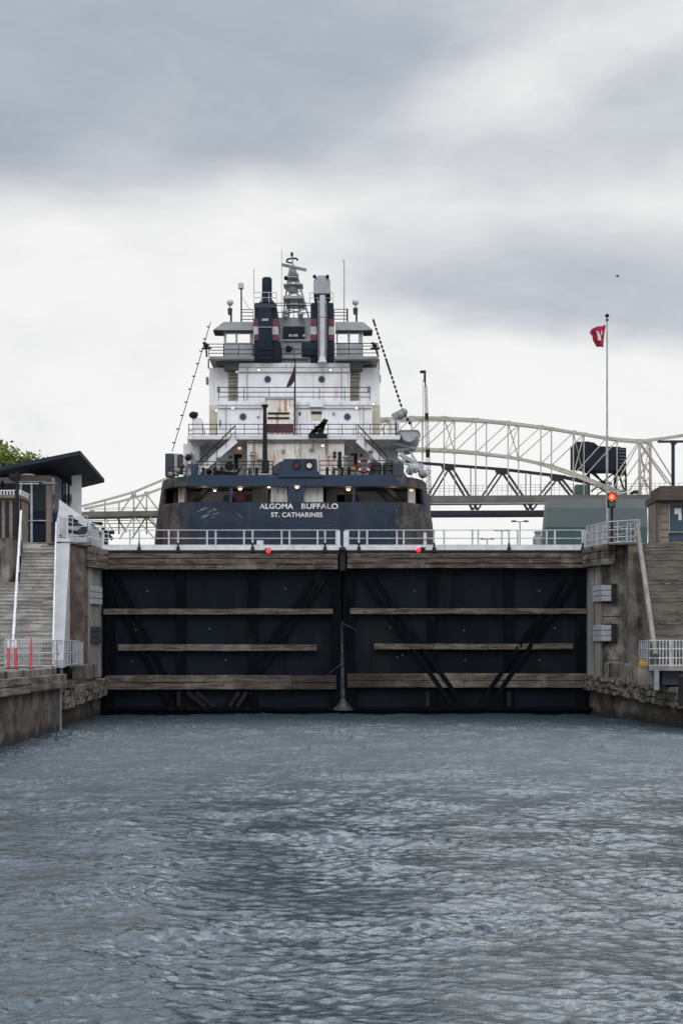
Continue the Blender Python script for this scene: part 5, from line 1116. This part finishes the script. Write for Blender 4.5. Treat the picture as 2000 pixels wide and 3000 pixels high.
for y0, y1 in ((1210, 1226), (1316, 1338)): MB().pbox(1245 + (y0 - 1200) * .03, 1254 + (y0 - 1200) * .04, y0, y1, Ym - .2, .4).build('junction_box', M['black'], lm)
MB().cyl(P(1238, 1110, Ym - .2), P(1239, 1350, Ym), .02, n=4).build('stay_wire', M['black'], lm)
mb = MB()
for i in range(9): mb.cyl(P(1250 + (i % 2) * 8, 1375 + i * 9, Ym - .3), P(1262 - (i % 2) * 6, 1382 + i * 9, Ym - .2), .05, n=5)
mb.cyl(P(1257, 1480, Ym), P(1258, 1620, Ym), .12, n=7); mb.build('base_frame', M['shipgrey'], lm)

# ------------------------------------------------------------ bridges
def chord(mb, pts, Y, w, d):
    for a, b in zip(pts, pts[1:]): mb.bar(P(*a, Y), P(*b, Y), w, d)
ab = thing('arch_bridge', 'pale steel arch truss road bridge spanning the whole scene behind the lock', 'bridge', (30, 450, LAND))
px_ = [730, 825, 920, 1015, 1110, 1205, 1300, 1393, 1487, 1583, 1678, 1775, 1870]
tp = [1266, 1251, 1240, 1232, 1228, 1224, 1225, 1230, 1239, 1251, 1267, 1284, 1292]; bt = [1432, 1385, 1352, 1330, 1318, 1314, 1318, 1326, 1338, 1359, 1392, 1432, 1478]
for name, Y, dx, dy in (('near_rib', 450, 0, 0), ('far_rib', 458, 31, 6)):
    T = [(x + dx, y + dy) for x, y in zip(px_, tp)]; Bc = [(x + dx, y + dy) for x, y in zip(px_, bt)]
    mb = MB(); chord(mb, T, Y, 1.1, .9); mb.build('top_chord', M['bridge'], ab)
    mb = MB(); chord(mb, Bc, Y, 1.05, .9); mb.build('bottom_chord', M['bridge'], ab)
    for i in range(len(T)): MB().bar(P(*T[i], Y), P(*Bc[i], Y), .40, .4).build('vertical', M['bridge'], ab)
    for i in range(len(T) - 1): MB().bar(P(*Bc[i], Y), P(*T[i + 1], Y), .36, .4).build('diagonal', M['bridge'], ab)
    for x, y in T + Bc:
        c = P(x, y, Y); MB().box(c.x - .95, c.x + .95, Y - .55, Y - .47, c.z - .9, c.z + .7).build('gusset_plate', M['bridge'], ab)
    for x, y in Bc:
        if y < 1450: MB().bar(P(x, y, Y), P(x, 1475, Y), .36, .3).build('hanger', M['bridge'], ab)
    if dx == 0:
        mb = MB(); chord(mb, [(1870, 1292), (1880, 1292), (1945, 1284), (2050, 1268)], Y, 1.1, .9)
        mb.bar(P(1872, 1293, Y), P(1874, 1470, Y), .9, .6); mb.bar(P(1876, 1300, Y), P(1964, 1420, Y), .45); mb.bar(P(1870, 1300, Y), P(1788, 1445, Y), .42); mb.build('pier_panel', M['bridge'], ab)
    else:
        mb = MB(); mb.bar(P(1904, 1296, Y), P(1905, 1470, Y), .75, .6); mb.bar(P(1905, 1300, Y), P(1966, 1398, Y), .45); mb.bar(P(1905, 1348, Y), P(1952, 1416, Y), .45); mb.bar(P(1901, 1350, Y), P(1840, 1440, Y), .42)
        for k in range(3): mb.bar(P(1874, 1302 + k * 45, Y - 4), P(1904, 1345 + k * 45, Y), .45); mb.bar(P(1904, 1302 + k * 45, Y), P(1874, 1345 + k * 45, Y - 4), .45)
        mb.build('pier_panel', M['bridge'], ab)
for i in range(len(px_)):
    mb = MB(); mb.bar(P(px_[i], tp[i], 450), P(px_[i] + 31, tp[i] + 6, 458), .35)
    if i % 2 == 0: mb.bar(P(px_[i], tp[i], 450), P(px_[i] + 31, bt[i] + 6, 458), .3); mb.bar(P(px_[i] + 31, tp[i] + 6, 458), P(px_[i], bt[i], 450), .3)
    mb.build('cross_bracing', M['bridge'], ab)
mb = MB(); mb.prism([P(620, 1475, 449), P(2200, 1466, 449), P(2200, 1447, 449), P(620, 1456, 449)], (0, 10, 0)); mb.build('deck', M['bridgedeck'], ab)
mb = MB(); chord(mb, [(700, 1478), (2100, 1470)], 449.5, .5, .4); mb.build('lower_rail', M['bridge'], ab)
mb = MB()
for py in (1422, 1430, 1438): mb.bar(P(1240, py + 2, 449.2), P(2100, py - 8, 449.2), .10)
for i in range(60): x = 1245 + i * 14; mb.bar(P(x, 1422 - (x - 1240) * .011, 449.2), P(x, 1453, 449.2), .10)
mb.build('parapet_rail', M['bridgedeck'], ab)
# approach spans on the far side of the freighter
ap = thing('approach_truss', 'pale sloping truss span of the road bridge between shelter and freighter', 'bridge', (-90, 430, LAND))
for Y, dx, dy in ((430, 0, 0), (437, 36, -2)):
    mb = MB(); chord(mb, [(237, 1484 + dy), (306, 1466 + dy), (392, 1442 + dy), (480, 1405 + dy), (560, 1372 + dy)] if dx == 0 else [(248, 1490), (349, 1470), (428, 1448), (500, 1420), (560, 1398)], Y, .75, .6); mb.build('top_chord', M['bridge'], ap)
    tops = [(308, 1466), (392, 1442), (480, 1405)] if dx == 0 else [(349, 1470), (430, 1448), (505, 1418)]
    for x, y in tops: MB().bar(P(x, y, Y), P(x, 1565, Y), .5, .4).build('vertical', M['bridge'], ap)
    for (xa, ya), (xb, yb) in (((392 + dx, 1445), (345 + dx, 1515)), ((392 + dx, 1445), (440 + dx, 1512)), ((440 + dx, 1512), (480 + dx, 1575)), ((300 + dx, 1505), (335 + dx, 1560)), ((392 + dx, 1515), (350 + dx, 1580)), ((395 + dx, 1515), (455 + dx, 1580))): MB().bar(P(xa, ya, Y), P(xb, yb, Y), .5, .4).build('diagonal', M['bridge'], ap)
for x, y in ((392, 1444), (430, 1446), (270, 1500)): MB().pbox(x - 7, x + 7, y - 6, y + 8, 429.5, .2).build('gusset_plate', M['bridge'], ap)
mb = MB(); mb.prism([P(235, 1514, 429), P(600, 1508, 429), P(600, 1494, 429), P(235, 1499, 429)], (0, 9, 0)); mb.build('deck', M['bridgedeck'], ap)
mb = MB()
for py in (1524, 1533, 1545): mb.bar(P(250, py + 2, 430), P(560, py - 2, 430), .25)
for py in (1486, 1490): mb.bar(P(245, py + 4, 429), P(560, py - 3, 429), .1)
mb.build('stringer', M['railbridge'], ap)
# dark railway truss bridge
rb = thing('railway_bridge', 'dark steel railway truss bridge behind the pale arch bridge', 'bridge', (50, 520, LAND))
top = [(800, 1340), (1150, 1351), (1242, 1358), (1306, 1363), (1464, 1375), (1624, 1394), (1760, 1424)]
nodes_t = [(832, 1341), (990, 1347), (1148, 1352), (1306, 1364), (1464, 1376), (1624, 1395)]; nodes_b = [(911, 1494), (1069, 1494), (1228, 1494), (1384, 1494), (1545, 1494), (1702, 1494)]
for Y, dx in ((520, 0), (527, 14)):
    mb = MB(); chord(mb, [(x + dx, y) for x, y in top], Y, 1.05, .8); mb.build('top_chord', M['railbridge'], rb)
    for i, (x, y) in enumerate(nodes_t):
        if i: MB().bar(P(x + dx, y, Y), P(nodes_b[i - 1][0] + dx, 1494, Y), .75, .5).build('diagonal', M['railbridge'], rb)
        MB().bar(P(x + dx, y, Y), P(nodes_b[i][0] + dx, 1494, Y), .95, .5).build('diagonal', M['railbridge'], rb)
    for x, y in nodes_t: MB().prism([P(x + dx - 18, y - 4, Y - .5), P(x + dx + 18, y - 3, Y - .5), P(x + dx + 10, y + 14, Y - .5), P(x + dx - 10, y + 14, Y - .5)], (0, .3, 0)).build('gusset_plate', M['railbridge'], rb)
    for i, x in enumerate((1384, 1545)): MB().bar(P(x + dx - 6, 1372 + 18 * i, Y), P(x + dx - 6, 1494, Y), .38, .4).build('vertical', M['railbridge'], rb)
mb = MB(); mb.prism([P(780, 1512, 519), P(1780, 1508, 519), P(1780, 1494, 519), P(780, 1498, 519)], (0, 9, 0)); mb.build('bottom_girder', M['railbridge'], rb)
# black counterweight bridge
bc = thing('lift_bridge_counterweight', 'black counterweight block on a steel tower behind the pale arch bridge', 'counterweight', (90, 480, LAND)); Yc = 480
mb = MB(); mb.prism([P(x, y, Yc) for x, y in ((1682, 1368), (1682, 1302), (1690, 1294), (1720, 1293), (1740, 1297), (1752, 1307), (1816, 1309), (1816, 1378), (1730, 1378), (1710, 1370))], (0, 9, 0)); mb.build('block', M['bascule'], bc)
mb = MB(); mb.prism([P(1810, 1310, Yc - .4), P(1833, 1312, Yc - .4), P(1833, 1388, Yc - .4), P(1810, 1382, Yc - .4)], (0, 9, 0)); mb.build('side_block', M['bascule'], bc)
mb = MB()
for (a, b, w) in (((1722, 1375), (1722, 1470), 1.4), ((1803, 1375), (1800, 1470), 1.6), ((1831, 1385), (1833, 1465), .8), ((1725, 1380), (1800, 1440), .7), ((1798, 1385), (1730, 1440), .7), ((1690, 1410), (1790, 1415), .9), ((1810, 1385), (1828, 1440), .7), ((1740, 1418), (1790, 1455), .5), ((1790, 1418), (1740, 1455), .5), ((1735, 1378), (1765, 1415), .5)): mb.bar(P(*a, Yc + 2), P(*b, Yc + 2), w * .9, .8)
mb.build('tower', M['bascule'], bc)
mb = MB()
for i in range(7): mb.bar(P(1812, 1316 + i * 10, Yc - .6), P(1832, 1317 + i * 10, Yc - .6), .12)
mb.build('side_rungs', M['midgrey'], bc)
mb = MB(); mb.pbox(1686, 1722, 1420, 1456, Yc + 1, 4); mb.build('machine_room', M['greendark'], bc)
sg = thing('sign_gantry', 'dark gantry post and beam over the road deck beyond the stone lock house', 'gantry', (120, 440, LAND))
mb = MB(); mb.bar(P(1970, 1290, 440), P(1970, 1470, 440), 1.1, .8); mb.build('post', M['railbridge'], sg)
mb = MB(); mb.bar(P(1925, 1294, 440), P(2060, 1293, 440), .8, .8); mb.prism([P(1960, 1290, 439.4), P(1990, 1290, 439.4), P(1974, 1306, 439.4), P(1966, 1306, 439.4)], (0, .3, 0)); mb.build('beam', M['railbridge'], sg)
# vehicles on the road deck
def car(x, y, z, body, lbl, name='parked_car', cat='car', L=4.6, tall=1.5):
    t = thing(name, lbl, cat, (x, y, z), 'vehicles on the bridge deck')
    q = lambda a, b: [(x + a * L, y + b)]
    prof = [(-.5, .35), (-.5, .8), (-.34, .95), (-.2, tall), (.22, tall), (.36, .95), (.5, .85), (.5, .35)]
    MB().prism([(x + a * L, y, z + h) for a, h in prof], (0, 1.8, 0)).build('body', M[body], t, bevel=.06)
    MB().prism([(x + a * L, y - .02, z + h) for a, h in ((-.30, 1.0), (-.19, tall - .1), (.2, tall - .1), (.31, 1.0))], (0, 1.84, 0)).build('window', M['winglass'], t)
    for a in (-.3, .3):
        mb = MB(); mb.cyl((x + a * L, y - .03, z + .33), (x + a * L, y + .2, z + .33), .33, n=14); mb.cyl((x + a * L, y + 1.6, z + .33), (x + a * L, y + 1.83, z + .33), .33, n=14); mb.build('wheel', M['black'], t)
zd = PZ(1447, 449) + .2
for px, b, lbl in ((1820, 'white', 'pale car on the road bridge deck beneath the black counterweight'), (1862, 'maroon', 'dark red car on the road bridge deck between bridge posts')): car(PX(px, 452), 452, zd, b, lbl, tall=1.6)
# ------------------------------------------------------------ plants
def tree(name, lbl, x, y, z, h, rad, seed, n=2600, leafs=.30):
    rnd = random.Random(seed); t = thing(name, lbl, 'tree', (x, y, z)); mb = MB()
    top = Vector((x + .2, y, z + h * .55)); mb.cyl((x, y, z), top, .24, .14, n=9); tips = []
    for i in range(16):
        a = 2 * math.pi * i / 8 + rnd.uniform(-.3, .3); s = Vector((x, y, z + h * rnd.uniform(.3, .55)))
        e = s + Vector((math.cos(a) * rad * rnd.uniform(.55, .9), math.sin(a) * rad * rnd.uniform(.55, .9), h * rnd.uniform(.15, .42))); mb.cyl(s, e, .09, .03, n=6); tips += [e, s.lerp(e, .6)]
    tips += [Vector((x, y, z + h * .85)), Vector((x, y, z + h * .7))]
    mb.build('trunk', M['bark'], t); lf = MB()
    for i in range(n):
        c = rnd.choice(tips); p = c + Vector((rnd.gauss(0, 1), rnd.gauss(0, 1), rnd.gauss(0, .8))) * rad * .17
        u = Vector((rnd.gauss(0, 1), rnd.gauss(0, 1), rnd.gauss(0, 1))).normalized() * leafs * rnd.uniform(.5, 1.1); w = u.cross(Vector((rnd.gauss(0, 1), rnd.gauss(0, 1), rnd.gauss(0, 1)))).normalized() * leafs * .45
        lf.add([p - u, p + w, p + u, p - w], [(0, 1, 2, 3)])
    lf.build('crown', M['leaf'], t)
tree('leafy_tree', 'bright green leafy tree rising behind the dark shelter roof', PX(-8, 116), 116, LAND, 14.3, 4.3, 3, 15000, .27)
tree('leafy_tree', 'small thin leafed tree at the shelter column beside the bridge end', PX(240, 118), 118, LAND, 3.9, 1.0, 9, 500, .16)
bs = thing('low_shrub', 'low green shrub seen through the gate rail beside the freighter', 'shrub', (PX(366, 140), 140, LAND)); mb = MB(); rnd = random.Random(4)
for i in range(500):
    p = Vector((PX(366, 140) + rnd.gauss(0, .45), 140 + rnd.gauss(0, .4), LAND + abs(rnd.gauss(.75, .5)))); u = Vector((rnd.gauss(0, 1), rnd.gauss(0, 1), rnd.gauss(0, 1))).normalized() * .2; w = u.cross(Vector((rnd.gauss(0, 1), rnd.gauss(0, 1), 1))).normalized() * .1
    mb.add([p - u, p + w, p + u, p - w], [(0, 1, 2, 3)])
mb.build('foliage', M['leaf'], bs)
# gull
q = P(1808, 811, 130); mb = MB(); mb.ball(q, .09, (1.6, .6, .6), n=8, m=6)
for s in (-1, 1): mb.add([q + Vector((-.1, 0, .05)), q + Vector((.12, 0, .05)), q + Vector((.1, s * .3 + .02, .16)), q + Vector((s * .28, s * .1, .14)), q + Vector((s * .34, s * .1, .05))], [(0, 1, 2), (0, 2, 3, 4)])
tag(mb.build('gull', M['midgrey']), 'tiny gull flying against the grey cloud', 'bird')
